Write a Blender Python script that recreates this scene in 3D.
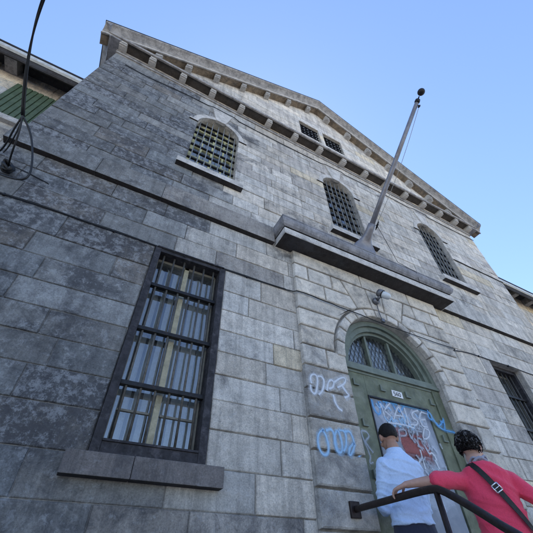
import bpy, bmesh, math, random
from mathutils import Vector, Matrix, noise
random.seed(7)
R = math.radians
for o in list(bpy.data.objects): bpy.data.objects.remove(o)
sc = bpy.context.scene
COL = sc.collection

# ------------------------------------------------------------------ camera, sky, sun, exposure
cam_d = bpy.data.cameras.new('camera'); cam = bpy.data.objects.new('camera', cam_d); COL.objects.link(cam)
CAM = Vector((-2.971, -2.430, 1.556))
yaw, pit, rol = R(28.6347), R(45.0352), R(-1.2289)
Fw = Vector((math.sin(yaw)*math.cos(pit), math.cos(yaw)*math.cos(pit), math.sin(pit)))
Rt = Vector((math.cos(yaw), -math.sin(yaw), 0)); Up = Rt.cross(Fw)
R2 = Rt*math.cos(rol) + Up*math.sin(rol); U2 = -Rt*math.sin(rol) + Up*math.cos(rol)
cam.matrix_world = Matrix(((R2.x, U2.x, -Fw.x, CAM.x), (R2.y, U2.y, -Fw.y, CAM.y), (R2.z, U2.z, -Fw.z, CAM.z), (0, 0, 0, 1)))
cam_d.sensor_width = 36; cam_d.lens = 36*330.45/533.0
cam_d.clip_start = 0.05; cam_d.clip_end = 3000
sc.camera = cam

SUN_EL, SUN_AZ = R(57), R(24)          # azimuth measured from +Y (behind the building) towards +X
w = bpy.data.worlds.new('World'); sc.world = w; w.use_nodes = True
nt = w.node_tree; nt.nodes.clear()
sky = nt.nodes.new('ShaderNodeTexSky'); sky.sky_type = 'NISHITA'; sky.sun_disc = False
sky.sun_elevation = SUN_EL; sky.sun_rotation = SUN_AZ
sky.air_density = 1.0; sky.dust_density = 0.08; sky.ozone_density = 4.0
bg = nt.nodes.new('ShaderNodeBackground'); bg.inputs['Strength'].default_value = 0.15
wo = nt.nodes.new('ShaderNodeOutputWorld')
tn = nt.nodes.new('ShaderNodeMix'); tn.data_type = 'RGBA'; tn.blend_type = 'MULTIPLY'; tn.inputs[0].default_value = 1
tn.inputs[7].default_value = (1.03, .98, 1.0, 1)                 # camera white balance
nt.links.new(sky.outputs[0], tn.inputs[6]); nt.links.new(tn.outputs[2], bg.inputs[0]); nt.links.new(bg.outputs[0], wo.inputs[0])
sun_d = bpy.data.lights.new('sun', 'SUN'); sun_d.energy = 5.0; sun_d.angle = R(0.5); sun_d.color = (1, .94, .84)
sun = bpy.data.objects.new('sun', sun_d); COL.objects.link(sun)
sdir = Vector((math.sin(SUN_AZ)*math.cos(SUN_EL), math.cos(SUN_AZ)*math.cos(SUN_EL), math.sin(SUN_EL)))
sun.rotation_euler = sdir.to_track_quat('Z', 'Y').to_euler(); sun.location = (20, 20, 30)
vs = sc.view_settings; vs.view_transform = 'Standard'; vs.look = 'None'; vs.gamma = 1; vs.use_curve_mapping = False
vs.exposure = 1.12

# ------------------------------------------------------------------ helpers
class MB:
    def __init__(s): s.v = []; s.f = []; s.m = []; s.c = []; s.sm = []
    def face(s, pts, m=0, c=(1, 1, 1), sm=False):
        b = len(s.v); s.v += [tuple(p) for p in pts]
        s.f.append(tuple(range(b, b+len(pts)))); s.m.append(m); s.c.append(c); s.sm.append(sm)
    def grid(s, rows, m=0, c=(1, 1, 1), sm=True, closed=False, caps=False):
        b = len(s.v); n = len(rows[0])
        for r in rows: s.v += [tuple(p) for p in r]
        for i in range(len(rows)-1):
            for j in range(n if closed else n-1):
                k = (j+1) % n
                s.f.append((b+i*n+j, b+i*n+k, b+(i+1)*n+k, b+(i+1)*n+j)); s.m.append(m); s.c.append(c); s.sm.append(sm)
        if caps:
            s.f.append(tuple(b+j for j in reversed(range(n)))); s.m.append(m); s.c.append(c); s.sm.append(False)
            e = b+(len(rows)-1)*n
            s.f.append(tuple(e+j for j in range(n))); s.m.append(m); s.c.append(c); s.sm.append(False)
    def box(s, a, b, m=0, c=(1, 1, 1), bev=0.0, under=None):
        x0, x1 = sorted((a[0], b[0])); y0, y1 = sorted((a[1], b[1])); z0, z1 = sorted((a[2], b[2]))
        if bev <= 0:
            P = [(x0, y0, z0), (x1, y0, z0), (x1, y1, z0), (x0, y1, z0), (x0, y0, z1), (x1, y0, z1), (x1, y1, z1), (x0, y1, z1)]
            for f in ((0, 3, 2, 1), (4, 5, 6, 7), (0, 1, 5, 4), (1, 2, 6, 5), (2, 3, 7, 6), (3, 0, 4, 7)):
                s.face([P[i] for i in f], m, c)
        else:
            bm = bmesh.new(); bmesh.ops.create_cube(bm, size=1)
            for v in bm.verts: v.co = ((x0+x1)/2+v.co.x*(x1-x0), (y0+y1)/2+v.co.y*(y1-y0), (z0+z1)/2+v.co.z*(z1-z0))
            bmesh.ops.bevel(bm, geom=bm.edges[:], offset=bev, segments=2, profile=.6, affect='EDGES')
            for f in bm.faces: s.face([v.co for v in f.verts], under if under is not None and f.normal.z < -.5 else m, c)
            
            bm.free()
    def prism(s, poly, y0, y1, m=0, c=(1, 1, 1)):      # poly in (x,z), extruded along y
        n = len(poly)
        s.face([(x, y0, z) for x, z in poly], m, c); s.face([(x, y1, z) for x, z in reversed(poly)], m, c)
        for i in range(n):
            a, b = poly[i], poly[(i+1) % n]
            s.face([(a[0], y1, a[1]), (b[0], y1, b[1]), (b[0], y0, b[1]), (a[0], y0, a[1])], m, c)
    def extr(s, prof, p0, p1, m=0, c=(1, 1, 1), sm=False):   # prof (y,z) loop swept between x=p0 and x=p1
        n = len(prof)
        for i in range(n):
            a, b = prof[i], prof[(i+1) % n]
            s.face([(p0, a[0], a[1]), (p0, b[0], b[1]), (p1, b[0], b[1]), (p1, a[0], a[1])], m, c, sm)
        s.face([(p0, y, z) for y, z in reversed(prof)], m, c); s.face([(p1, y, z) for y, z in prof], m, c)
    def tube(s, pts, r, n=8, m=0, c=(1, 1, 1), caps=True, sy=1.0):
        pts = [Vector(p) for p in pts]; rr = r if isinstance(r, (list, tuple)) else [r]*len(pts)
        rows = []; pn = None
        for i, p in enumerate(pts):
            t = (pts[min(i+1, len(pts)-1)]-pts[max(i-1, 0)]).normalized()
            if pn is None:
                pn = t.orthogonal().normalized()
                if abs(t.z) < .9: pn = t.cross(Vector((0, 0, 1))).normalized()
            pn = (pn-t*pn.dot(t)).normalized(); bn = t.cross(pn)
            rows.append([p+(pn*math.cos(2*math.pi*k/n)+bn*math.sin(2*math.pi*k/n)*sy)*rr[i] for k in range(n)])
        s.grid(rows, m, c, True, True, caps)
    def capsule(s, pts, r, n=12, m=0):
        pts = [Vector(p) for p in pts]; rr = list(r) if isinstance(r, (list, tuple)) else [r]*len(pts)
        d0 = (pts[0]-pts[1]).normalized(); d1 = (pts[-1]-pts[-2]).normalized()
        P = [pts[0]+d0*rr[0]*.98, pts[0]+d0*rr[0]*.75]+pts+[pts[-1]+d1*rr[-1]*.75, pts[-1]+d1*rr[-1]*.98]
        Q = [rr[0]*.18, rr[0]*.66]+rr+[rr[-1]*.66, rr[-1]*.18]
        s.tube(P, Q, n, m)
    def lathe(s, prof, org, ax=(0, 0, 1), n=16, m=0, c=(1, 1, 1)):
        ax = Vector(ax).normalized(); u = ax.orthogonal().normalized(); v = ax.cross(u); org = Vector(org)
        s.grid([[org+ax*h+(u*math.cos(2*math.pi*k/n)+v*math.sin(2*math.pi*k/n))*r for k in range(n)] for r, h in prof], m, c, True, True, True)
    def build(s, name, mats, parent=None):
        me = bpy.data.meshes.new(name); me.from_pydata(s.v, [], s.f)
        for mm in (mats if isinstance(mats, (list, tuple)) else [mats]): me.materials.append(mm)
        me.polygons.foreach_set('material_index', s.m); me.polygons.foreach_set('use_smooth', s.sm)
        if any(c != (1, 1, 1) for c in s.c):
            at = me.color_attributes.new('tint', 'FLOAT_COLOR', 'CORNER'); arr = []
            for f, c in zip(s.f, s.c): arr += [c[0], c[1], c[2], c[3] if len(c) > 3 else .5]*len(f)
            at.data.foreach_set('color', arr)
        me.update()
        ob = bpy.data.objects.new(name, me); COL.objects.link(ob)
        if parent: ob.parent = parent
        return ob

def tag(o, label=None, cat=None, group=None, kind=None):
    for k, v in (('label', label), ('category', cat), ('group', group), ('kind', kind)):
        if v: o[k] = v
    return o
def empty(name, loc=(0, 0, 0), rz=0):
    o = bpy.data.objects.new(name, None); COL.objects.link(o); o.location = loc; o.rotation_euler = (0, 0, rz); o.empty_display_size = .1
    return o
def copy_part(o, parent, off=(0, 0, 0)):
    c = o.copy(); COL.objects.link(c); c.parent = parent; c.location = Vector(o.location)+Vector(off); return c
def mirror_x(pts): return [(-x, z) for x, z in reversed(pts)]

# ------------------------------------------------------------------ materials
def newmat(name):
    m = bpy.data.materials.new(name); m.use_nodes = True
    return m, m.node_tree, m.node_tree.nodes['Principled BSDF']
def nd(t, k, **kw):
    n = t.nodes.new(k)
    for a, b in kw.items():
        if a in n.inputs: n.inputs[a].default_value = b
        else: setattr(n, a, b)
    return n
def noise_n(t, co, scale, detail=5, rough=.6, dist=0.0):
    n = t.nodes.new('ShaderNodeTexNoise'); n.inputs['Scale'].default_value = scale; n.inputs['Detail'].default_value = detail
    n.inputs['Roughness'].default_value = rough; n.inputs['Distortion'].default_value = dist
    t.links.new(co, n.inputs['Vector']); return n.outputs['Fac']
def ramp(t, fac, stops):
    r = t.nodes.new('ShaderNodeValToRGB'); e = r.color_ramp.elements
    while len(e) < len(stops): e.new(.5)
    for q, (p, c) in zip(e, stops):
        q.position = p; q.color = (c, c, c, 1) if isinstance(c, (int, float)) else (*c, 1)
    t.links.new(fac, r.inputs[0]); return r.outputs[0]
def mix(t, fac, a, b, mode='MIX'):
    n = t.nodes.new('ShaderNodeMix'); n.data_type = 'RGBA'; n.blend_type = mode
    for sock, val in ((n.inputs[0], fac), (n.inputs[6], a), (n.inputs[7], b)):
        if hasattr(val, 'links'): t.links.new(val, sock)
        elif isinstance(val, (int, float)): sock.default_value = val if sock.type == 'VALUE' else (val, val, val, 1)
        else: sock.default_value = (*val, 1)
    return n.outputs[2]
def math_n(t, op, a, b=0.0, c=None):
    n = t.nodes.new('ShaderNodeMath'); n.operation = op
    for i, v in enumerate((a, b, c)):
        if v is None: continue
        if hasattr(v, 'links'): t.links.new(v, n.inputs[i])
        else: n.inputs[i].default_value = v
    return n.outputs[0]
def bump(t, bs, h, strength=.4, dist=.01):
    b = t.nodes.new('ShaderNodeBump'); b.inputs['Strength'].default_value = strength; b.inputs['Distance'].default_value = dist
    t.links.new(h, b.inputs['Height']); t.links.new(b.outputs[0], bs.inputs['Normal'])

def stone_mat(name, base, patina=.5, lichen=.5, rough_scale=26, bumpd=.012, west=0.0, tint=True, streak=0.0, grain=.6):
    m, t, bs = newmat(name)
    tc = t.nodes.new('ShaderNodeTexCoord'); co = tc.outputs['Object']
    n1 = noise_n(t, co, 1.3, 6, .62, .5); n2 = noise_n(t, co, 7.5, 9, .72); n3 = noise_n(t, co, 95, 6, .8); n4 = noise_n(t, co, 4.6, 11, .78, .6)
    col = (*base,)
    c = mix(t, 1.0, col, ramp(t, n2, [(.32, .66), (.5, 1.0), (.68, 1.26)]), 'MULTIPLY')
    shift = 0.0
    if tint:
        a = t.nodes.new('ShaderNodeVertexColor'); a.layer_name = 'tint'
        c = mix(t, 1.0, c, a.outputs[0], 'MULTIPLY')
        shift = math_n(t, 'MULTIPLY', math_n(t, 'SUBTRACT', a.outputs['Alpha'], .5), .20)   # each block weathers differently
    c = mix(t, grain, c, ramp(t, n3, [(.34, .50), (.5, 1.0), (.66, 1.45)]), 'MULTIPLY')
    sx = t.nodes.new('ShaderNodeSeparateXYZ'); t.links.new(co, sx.inputs[0])
    wst = t.nodes.new('ShaderNodeMapRange'); wst.inputs['From Min'].default_value = -1.9; wst.inputs['From Max'].default_value = -3.3
    wst.inputs['To Min'].default_value = -west*1.0; wst.inputs['To Max'].default_value = west
    t.links.new(sx.outputs['X'], wst.inputs[0])
    # dark weathering crust in big irregular patches, heavier towards the west end of the front
    p = math_n(t, 'ADD', math_n(t, 'ADD', math_n(t, 'MULTIPLY', n1, .45), math_n(t, 'MULTIPLY', n4, .55)), wst.outputs[0])
    if tint: p = math_n(t, 'ADD', p, shift)
    c = mix(t, ramp(t, p, [(.51, 0.0), (.62, patina)]), c, (.085, .088, .10))
    # pale crusty lichen and salts
    lp = math_n(t, 'ADD', noise_n(t, co, 12, 12, .84, .12), math_n(t, 'MULTIPLY', wst.outputs[0], .55))
    if tint: lp = math_n(t, 'ADD', lp, math_n(t, 'MULTIPLY', shift, .45))
    c = mix(t, ramp(t, lp, [(.545, 0.0), (.62, lichen)]), c, (.52, .54, .56))
    # small dark pits
    c = mix(t, ramp(t, noise_n(t, co, 38, 8, .8), [(.585, 0.0), (.66, .55)]), c, (.07, .07, .075))
    if streak:
        mp = t.nodes.new('ShaderNodeMapping'); mp.inputs['Scale'].default_value = (7, 7, .5); t.links.new(co, mp.inputs[0])
        c = mix(t, ramp(t, noise_n(t, mp.outputs[0], 1.6, 7, .7), [(.47, 0.0), (.60, streak)]), c, (.05, .05, .055))
    t.links.new(c, bs.inputs['Base Color']); bs.inputs['Roughness'].default_value = .92; bs.inputs['Specular IOR Level'].default_value = .25
    h = math_n(t, 'ADD', noise_n(t, co, rough_scale, 10, .75), math_n(t, 'ADD', math_n(t, 'MULTIPLY', n2, 1.3), math_n(t, 'MULTIPLY', lp, .6)))
    bump(t, bs, h, .9, bumpd)
    return m

def plain(name, col, rough=.6, metal=0.0, var=.25, scale=18, bstr=.15, bdist=.004, stain=None, spec=.4):
    m, t, bs = newmat(name)
    tc = t.nodes.new('ShaderNodeTexCoord'); co = tc.outputs['Object']
    n = noise_n(t, co, scale, 7, .65)
    c = mix(t, 1.0, col, ramp(t, n, [(.3, 1-var), (.7, 1+var)]), 'MULTIPLY')
    if stain:
        c = mix(t, ramp(t, noise_n(t, co, scale*.35, 8, .72, .8), [(.52, 0.0), (.66, stain[1])]), c, stain[0])
    t.links.new(c, bs.inputs['Base Color']); bs.inputs['Metallic'].default_value = metal; bs.inputs['Specular IOR Level'].default_value = spec
    t.links.new(ramp(t, noise_n(t, co, scale*2.1, 5, .6), [(.3, max(.05, rough-.12)), (.7, min(1, rough+.12))]), bs.inputs['Roughness'])
    bump(t, bs, noise_n(t, co, scale*3, 6, .7), bstr, bdist)
    return m

def glass_mat(name, tintc=(.02, .025, .03), rough=.03):
    m, t, bs = newmat(name)
    tc = t.nodes.new('ShaderNodeTexCoord'); co = tc.outputs['Object']
    t.nodes.remove(bs)
    out = t.nodes['Material Output']
    gl = nd(t, 'ShaderNodeBsdfGlossy', Roughness=rough); tr = t.nodes.new('ShaderNodeBsdfTransparent')
    tr.inputs[0].default_value = (.90, .94, .96, 1)
    fr = nd(t, 'ShaderNodeFresnel', IOR=3.0)
    b = t.nodes.new('ShaderNodeBump'); b.inputs['Strength'].default_value = .25; b.inputs['Distance'].default_value = .02
    t.links.new(noise_n(t, co, 3.2, 2, .5), b.inputs['Height']); t.links.new(b.outputs[0], gl.inputs['Normal']); t.links.new(b.outputs[0], fr.inputs['Normal'])
    dirt = nd(t, 'ShaderNodeBsdfDiffuse'); dirt.inputs[0].default_value = (.30, .32, .33, 1)
    mx = t.nodes.new('ShaderNodeMixShader'); t.links.new(fr.outputs[0], mx.inputs[0]); t.links.new(tr.outputs[0], mx.inputs[1]); t.links.new(gl.outputs[0], mx.inputs[2])
    m2 = t.nodes.new('ShaderNodeMixShader'); t.links.new(ramp(t, noise_n(t, co, 5, 8, .75), [(.45, .06), (.75, .38)]), m2.inputs[0])
    t.links.new(mx.outputs[0], m2.inputs[1]); t.links.new(dirt.outputs[0], m2.inputs[2]); t.links.new(m2.outputs[0], out.inputs[0])
    return m

def paint_mat(name, col, dens=.85):          # spray paint: patchy cover, soft sprayed edge held in the 'tint' attribute
    m, t, bs = newmat(name)
    tc = t.nodes.new('ShaderNodeTexCoord'); co = tc.outputs['Object']
    a = t.nodes.new('ShaderNodeVertexColor'); a.layer_name = 'tint'
    bs.inputs['Base Color'].default_value = (*col, 1); bs.inputs['Roughness'].default_value = .55
    f = ramp(t, math_n(t, 'ADD', math_n(t, 'MULTIPLY', a.outputs[0], .62), math_n(t, 'MULTIPLY', noise_n(t, co, 30, 9, .8), .6)), [(.30, 0.0), (.46, dens*.35), (.95, dens)])
    t.links.new(f, bs.inputs['Alpha'])
    return m

def fabric(name, col, wr=.35, scale=7, dist=.02):
    m, t, bs = newmat(name)
    tc = t.nodes.new('ShaderNodeTexCoord'); co = tc.outputs['Object']
    mp = t.nodes.new('ShaderNodeMapping'); mp.inputs['Scale'].default_value = (1, 1, .55); mp.inputs['Rotation'].default_value = (0, .5, .3); t.links.new(co, mp.inputs[0])
    n = noise_n(t, mp.outputs[0], scale, 3, .5, .9)
    c = mix(t, 1.0, col, ramp(t, noise_n(t, co, 160, 3, .6), [(.3, .9), (.7, 1.08)]), 'MULTIPLY')
    t.links.new(c, bs.inputs['Base Color']); bs.inputs['Roughness'].default_value = .9; bs.inputs['Specular IOR Level'].default_value = .2
    bs.inputs['Sheen Weight'].default_value = .15
    bump(t, bs, math_n(t, 'ADD', n, math_n(t, 'MULTIPLY', noise_n(t, co, 220, 2, .5), .03)), wr, dist)
    return m

M = {}
M['wall'] = stone_mat('weathered_limestone', (.69, .64, .57), .80, .55, 24, .026, .065, streak=.28)
M['pier'] = stone_mat('dressed_limestone', (.70, .65, .575), .55, .30, 30, .014, 0, grain=.45)
M['mortar'] = stone_mat('lime_mortar', (.24, .23, .215), .5, .3, 40, .01, .03, tint=False)
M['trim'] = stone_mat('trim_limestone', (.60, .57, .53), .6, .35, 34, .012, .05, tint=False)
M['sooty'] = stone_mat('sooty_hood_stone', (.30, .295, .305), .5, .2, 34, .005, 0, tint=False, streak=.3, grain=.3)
M['soffit'] = stone_mat('soot_and_shade_soffit', (.05, .044, .042), .5, .06, 30, .012, 0, tint=False)  # near-black for soot plus shade painted under hood, belt and sills
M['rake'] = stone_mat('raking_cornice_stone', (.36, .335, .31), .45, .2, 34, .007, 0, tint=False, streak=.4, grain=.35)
M['soffit2'] = stone_mat('dark_cornice_soffit', (.10, .085, .072), .5, .1, 30, .012, 0, tint=False)  # darkened for soot and for the shade under the base cornice
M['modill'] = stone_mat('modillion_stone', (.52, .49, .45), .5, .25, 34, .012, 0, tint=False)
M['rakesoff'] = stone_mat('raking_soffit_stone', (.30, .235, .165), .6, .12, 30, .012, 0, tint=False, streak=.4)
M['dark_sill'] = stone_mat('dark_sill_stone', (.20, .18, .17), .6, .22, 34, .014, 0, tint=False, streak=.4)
M['roof'] = plain('dark_roof_metal', (.05, .055, .055), .55, .3)
M['flashing'] = plain('pale_gutter_metal', (.55, .55, .52), .5, .2)
M['woodframe'] = plain('weathered_dark_wood', (.026, .024, .028), .7, 0, .6, 22, .6, .010, ((.13, .12, .13), .5))
M['sashgrey'] = plain('grey_beige_sash_paint', (.20, .19, .16), .6)
M['sash'] = plain('cream_sash_paint', (.42, .385, .27), .6, 0, .25, 20, .2, .004, ((.16, .13, .08), .5))
M['sashy'] = plain('yellowed_sash_paint', (.62, .60, .34), .6, 0, .25, 20, .2, .004, ((.2, .2, .12), .4))
M['iron'] = plain('black_iron', (.02, .02, .022), .5, .5, .4, 30, .3, .003, ((.07, .04, .025), .5))
M['ironpale'] = plain('pale_weathered_iron', (.10, .095, .085), .55, .3, .4, 26, .3, .003, ((.07, .05, .035), .6))
M['ironrail'] = plain('dark_brown_painted_rail', (.030, .021, .019), .38, .3, .4, 40, .2, .002, ((.05, .035, .03), .4))
M['irongrey'] = plain('grey_iron_strap', (.22, .225, .22), .6, .3, .35, 26, .3, .003, ((.09, .08, .07), .6))
M['glass'] = glass_mat('window_glass')
M['curtain'] = fabric('pale_blue_curtain', (.80, .87, .94), .5, 9)
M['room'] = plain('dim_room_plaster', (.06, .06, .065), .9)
M['green'] = plain('green_door_paint', (.128, .142, .090), .55, 0, .35, 9, .5, .008, ((.25, .26, .20), .55))
M['greenframe'] = plain('grey_green_frame_paint', (.155, .18, .145), .55, 0, .2, 9, .3, .005, ((.07, .09, .07), .5))
M['panel'] = plain('grey_blue_door_panel', (.20, .225, .27), .5, 0, .18, 6, .2, .003, ((.24, .26, .30), .5))
M['shutter'] = plain('green_shutter_paint', (.07, .10, .052), .6, 0, .25, 12, .2, .003)
M['lead'] = plain('lead_came', (.05, .055, .06), .5, .4)
M['white'] = plain('white_enamel', (.72, .72, .72), .4, 0, .06)
M['black'] = plain('black_paint', (.015, .015, .018), .5)
M['pole'] = plain('grey_painted_steel', (.23, .225, .24), .45, .35, .2, 14, .15, .003, ((.14, .11, .10), .5))
M['lamphouse'] = plain('lamp_grey_metal', (.16, .16, .17), .45, .5)
M['globe'] = plain('opal_glass_globe', (.62, .64, .64), .18, 0, .05)
M['cable'] = plain('black_cable_rubber', (.012, .012, .013), .55, 0, .3)
M['rope'] = plain('worn_halyard_rope', (.30, .29, .27), .9)
M['pavement'] = stone_mat('pavement_concrete', (.32, .31, .30), .3, .1, 40, .005, 0, tint=False)
M['asphalt'] = plain('asphalt', (.05, .05, .052), .9, 0, .3, 60, .6, .006)
M['ground'] = plain('pale_bounce_ground', (.46, .44, .40), .95, 0, .25, 9, .6, .03)  # unseen ground, made pale to bounce sunlight onto the front
M['p_white'] = paint_mat('white_spray_paint', (.72, .76, .82))
M['p_blue'] = paint_mat('blue_spray_paint', (.13, .42, .80))
M['p_lblue'] = paint_mat('pale_blue_spray_paint', (.36, .60, .85))
M['p_red'] = paint_mat('faded_red_spray_paint', (.42, .12, .11), .62)
M['p_wash'] = paint_mat('thin_white_spray_paint', (.60, .66, .76), .5)
M['skin'] = None
# ------------------------------------------------------------------ the setting
W = 4.528; GZ = -0.05
def sheet(name, x0, y0, x1, y1, z, mat):
    b = MB(); b.face([(x0, y0, z), (x1, y0, z), (x1, y1, z), (x0, y1, z)]); o = b.build(name, mat); tag(o, kind='structure'); return o
sheet('ground', -900, -900, 900, 900, GZ-.15, M['ground'])
sheet('road', -300, -13.5, 300, -4.6, GZ-.146, M['asphalt'])
b = MB(); b.box((-60, -4.6, GZ-.4), (60, 12, GZ), 0, bev=.01); tag(b.build('pavement', M['pavement']), kind='structure')
b = MB()                                                     # six stone steps up to the landing at z = .92
LAND = .92
for i in range(6):
    z1 = GZ+(LAND-GZ)*(6-i)/6; y0 = -.70-.29*i
    b.box((-1.25, y0, z1-.1617 if i < 5 else GZ+.001), (1.25, (-.052 if i == 0 else -.70-.29*(i-1)+.02), z1), 0, bev=.008)
    if i < 5: b.box((-1.23, y0+.02, GZ-.02), (1.23, (-.052 if i == 0 else -.70-.29*(i-1)+.0), z1-.1627), 0)
tag(b.build('steps', M['trim']), kind='structure')

# ------------------------------------------------------------------ masonry generator
def inset(poly, d):
    n = len(poly); out = []
    for i in range(n):
        p = Vector(poly[i]); a = Vector(poly[i-1]); c = Vector(poly[(i+1) % n])
        e1 = (p-a).normalized(); e2 = (c-p).normalized()
        n1 = Vector((-e1.y, e1.x)); n2 = Vector((-e2.y, e2.x)); q = n1+n2
        k = max(.35, 1+n1.dot(n2)); out.append(p+q*(d/k))
    return out
def stone(b, poly, yf, gap, deep, bev, proud, c, jit=.0):
    raw = [Vector(p) for p in poly]; P0 = []
    for i, a_ in enumerate(raw):                             # split long edges so that the arrises can be worn unevenly
        d_ = raw[(i+1) % len(raw)]; ns = max(1, int((d_-a_).length/.055))
        P0 += [a_.lerp(d_, k/ns) for k in range(ns)]
    jr = random.Random(int(abs(raw[0].x*9173+raw[0].y*3571)*1000))
    P1 = inset(P0, gap/2); P2 = inset(P0, gap/2+bev*.35); P3 = inset(P0, gap/2+bev)
    cn = [Vector((sum(v.x for v in raw)/len(raw), sum(v.y for v in raw)/len(raw)))]*len(P0)
    for k in range(len(P0)):
        inw = (cn[k]-P0[k]).normalized(); j1 = abs(jr.gauss(0, .0018)); j1 += .009*jr.random() if jr.random() < .035 else 0
        P2[k] = P2[k]+inw*j1; P3[k] = P3[k]+inw*(j1*1.25+jr.uniform(0, .0012))
    n = len(P0); yb = yf+deep
    L = [[(p.x, y, p.y) for p in P] for P, y in ((P0, yb), (P1, yb), (P2, yf-proud+bev*.45), (P3, yf-proud))]
    for r in range(3):
        for i in range(n):
            j = (i+1) % n
            b.face([L[r][i], L[r][j], L[r+1][j], L[r+1][i]], 1 if r == 0 else 0, (1, 1, 1.0001) if r == 0 else c)
    b.face(L[3], 0, c)
def bounds(op, z0, z1):
    if op[0] == 'rect':
        _, xa, xb, za, zb = op
        if z1 <= za+.03 or z0 >= zb-.03: return None
        return [(xa, z0), (xa, z1)], [(xb, z0), (xb, z1)]
    _, cx, hw, za, zs = op
    if z1 <= za+.03 or z0 >= zs+hw-.01: return None
    n = 2 if z1 <= zs else 9
    zz = [z0+(z1-z0)*i/(n-1) for i in range(n)]
    wd = [hw if z <= zs else math.sqrt(max(0, hw*hw-(z-zs)**2)) for z in zz]
    return [(cx-a, z) for a, z in zip(wd, zz)], [(cx+a, z) for a, z in zip(wd, zz)]
def lay(b, rows, left, right, ops, tint, yf=0.0, gap=.0045, deep=.008, bev=.006, prj=.006, lens=(.4, .85), seed=1):
    rng = random.Random(seed); prev = []
    for z0, z1 in zip(rows[:-1], rows[1:]):
        l = left(z0, z1); r = right(z0, z1); iv = [(l, r)]
        for op in sorted((o for o in ops), key=lambda o: o[1]):
            q = bounds(op, z0, z1)
            if not q: continue
            a, c = iv.pop()
            iv += [(a, q[0]), (q[1], c)]
        js = []
        for A, Bq in iv:
            xa = max(p[0] for p in A); xb = min(p[0] for p in Bq)
            cuts = []; x = xa+rng.uniform(.25, lens[1])
            k = (z1-z0)/.24
            while x < xb-.22:
                if all(abs(x-p) > .07 for p in prev): cuts.append(x); x += rng.uniform(*lens)*max(.8, min(1.4, k))
                else: x += .05
            js += cuts
            edges = [A]+[[(c, z0), (c, z1)] for c in cuts]+[Bq]
            for e0, e1 in zip(edges[:-1], edges[1:]):
                if max(e1[0][0]-e0[0][0], e1[-1][0]-e0[-1][0]) < .035: continue
                poly = [e0[0]]+list(e1)+list(reversed(e0[1:]))
                q = [poly[0]]
                for p in poly[1:]:
                    if (Vector(p)-Vector(q[-1])).length > .004: q.append(p)
                if (Vector(q[0])-Vector(q[-1])).length < .004: q.pop()
                if len(q) < 3: continue
                cx = sum(p[0] for p in q)/len(q); cz = (z0+z1)/2
                stone(b, q, yf, gap*rng.uniform(.7, 1.4), deep, bev, rng.uniform(0, prj), tint(cx, cz, rng))
        prev = js
def tint_wall(x, z, rng):
    g = rng.gauss(1.0, .09)
    n = noise.noise(Vector((x*.55+3, z*.5, .3)))
    g *= 1+.16*n
    if x < -1.9: g *= 1-.54*min(1, (-1.9-x)/1.2)*(1+.35*n)
    if x > .8: g *= 1.08
    g = max(.36, min(1.3, g)); wv = rng.random()
    al = min(1, max(0, rng.gauss(.5, .28)))
    if wv < .05 and x > -2.2: return (g*1.07, g*1.0, g*.85, al*.6)
    if wv < .16: return (g*.80, g*.80, g*.82, al)
    wv = rng.uniform(-.03, .03)-.09*max(0, min(1, (-1.8-x)/1.2)); return (g*(1+wv), g, g*(1-wv*1.3), al)
def tint_pier(x, z, rng):
    g = max(.75, min(1.2, rng.gauss(1.02, .06)))
    if z < 2.95: g *= .84
    q = rng.uniform(-.01, .03); return (g*(1+q), g, g*(1-q*1.5), min(1, max(0, rng.gauss((.45 if z > 2.95 else .62), .2))))
def vert(x): return lambda z0, z1: [(x, z0), (x, z1)]
def reveal(b, op, y0, y1, m=0, c=(1, 1, 1), n=14):
    if op[0] == 'rect':
        _, xa, xb, za, zb = op; P = [(xa, za), (xa, zb), (xb, zb), (xb, za)]
    else:
        _, cx, hw, za, zs = op
        P = [(cx-hw, za)]+[(cx-hw*math.cos(math.pi*i/n), zs+hw*math.sin(math.pi*i/n)) for i in range(n+1)]+[(cx+hw, za)]
    for i in range(len(P)):
        a, d = P[i], P[(i+1) % len(P)]
        b.face([(a[0], y0, a[1]), (d[0], y0, d[1]), (d[0], y1, d[1]), (a[0], y1, a[1])], m, c)
def backing(b, op, y, pad=.35, m=2):
    if op[0] == 'rect': _, xa, xb, za, zb = op
    else: _, cx, hw, za, zs = op; xa, xb, zb = cx-hw, cx+hw, zs+hw
    x0, x1, z0, z1 = xa-pad, xb+pad, za-pad, zb+pad; d = y+.8
    for q in ([(x0, d, z0), (x1, d, z0), (x1, d, z1), (x0, d, z1)], [(x0, y, z0), (x0, d, z0), (x0, d, z1), (x0, y, z1)], [(x1, y, z0), (x1, d, z0), (x1, d, z1), (x1, y, z1)],
              [(x0, y, z1), (x1, y, z1), (x1, d, z1), (x0, d, z1)], [(x0, y, z0), (x1, y, z0), (x1, d, z0), (x0, d, z0)]): b.face(q, m)

# ------------------------------------------------------------------ the main stone block
bld = empty('stone_building', (0, 0, GZ))
tag(bld, 'grey limestone block with gabled pediment, arched barred windows and green central door', 'building')
for_off = Vector((0, 0, -GZ))
def part(mb, name, mats, parent):
    o = mb.build(name, mats, parent)
    if parent is bld or parent.parent is None: o.location = -Vector((0, 0, parent.location.z)) - Vector((parent.location.x, parent.location.y, 0))
    return o

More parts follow.
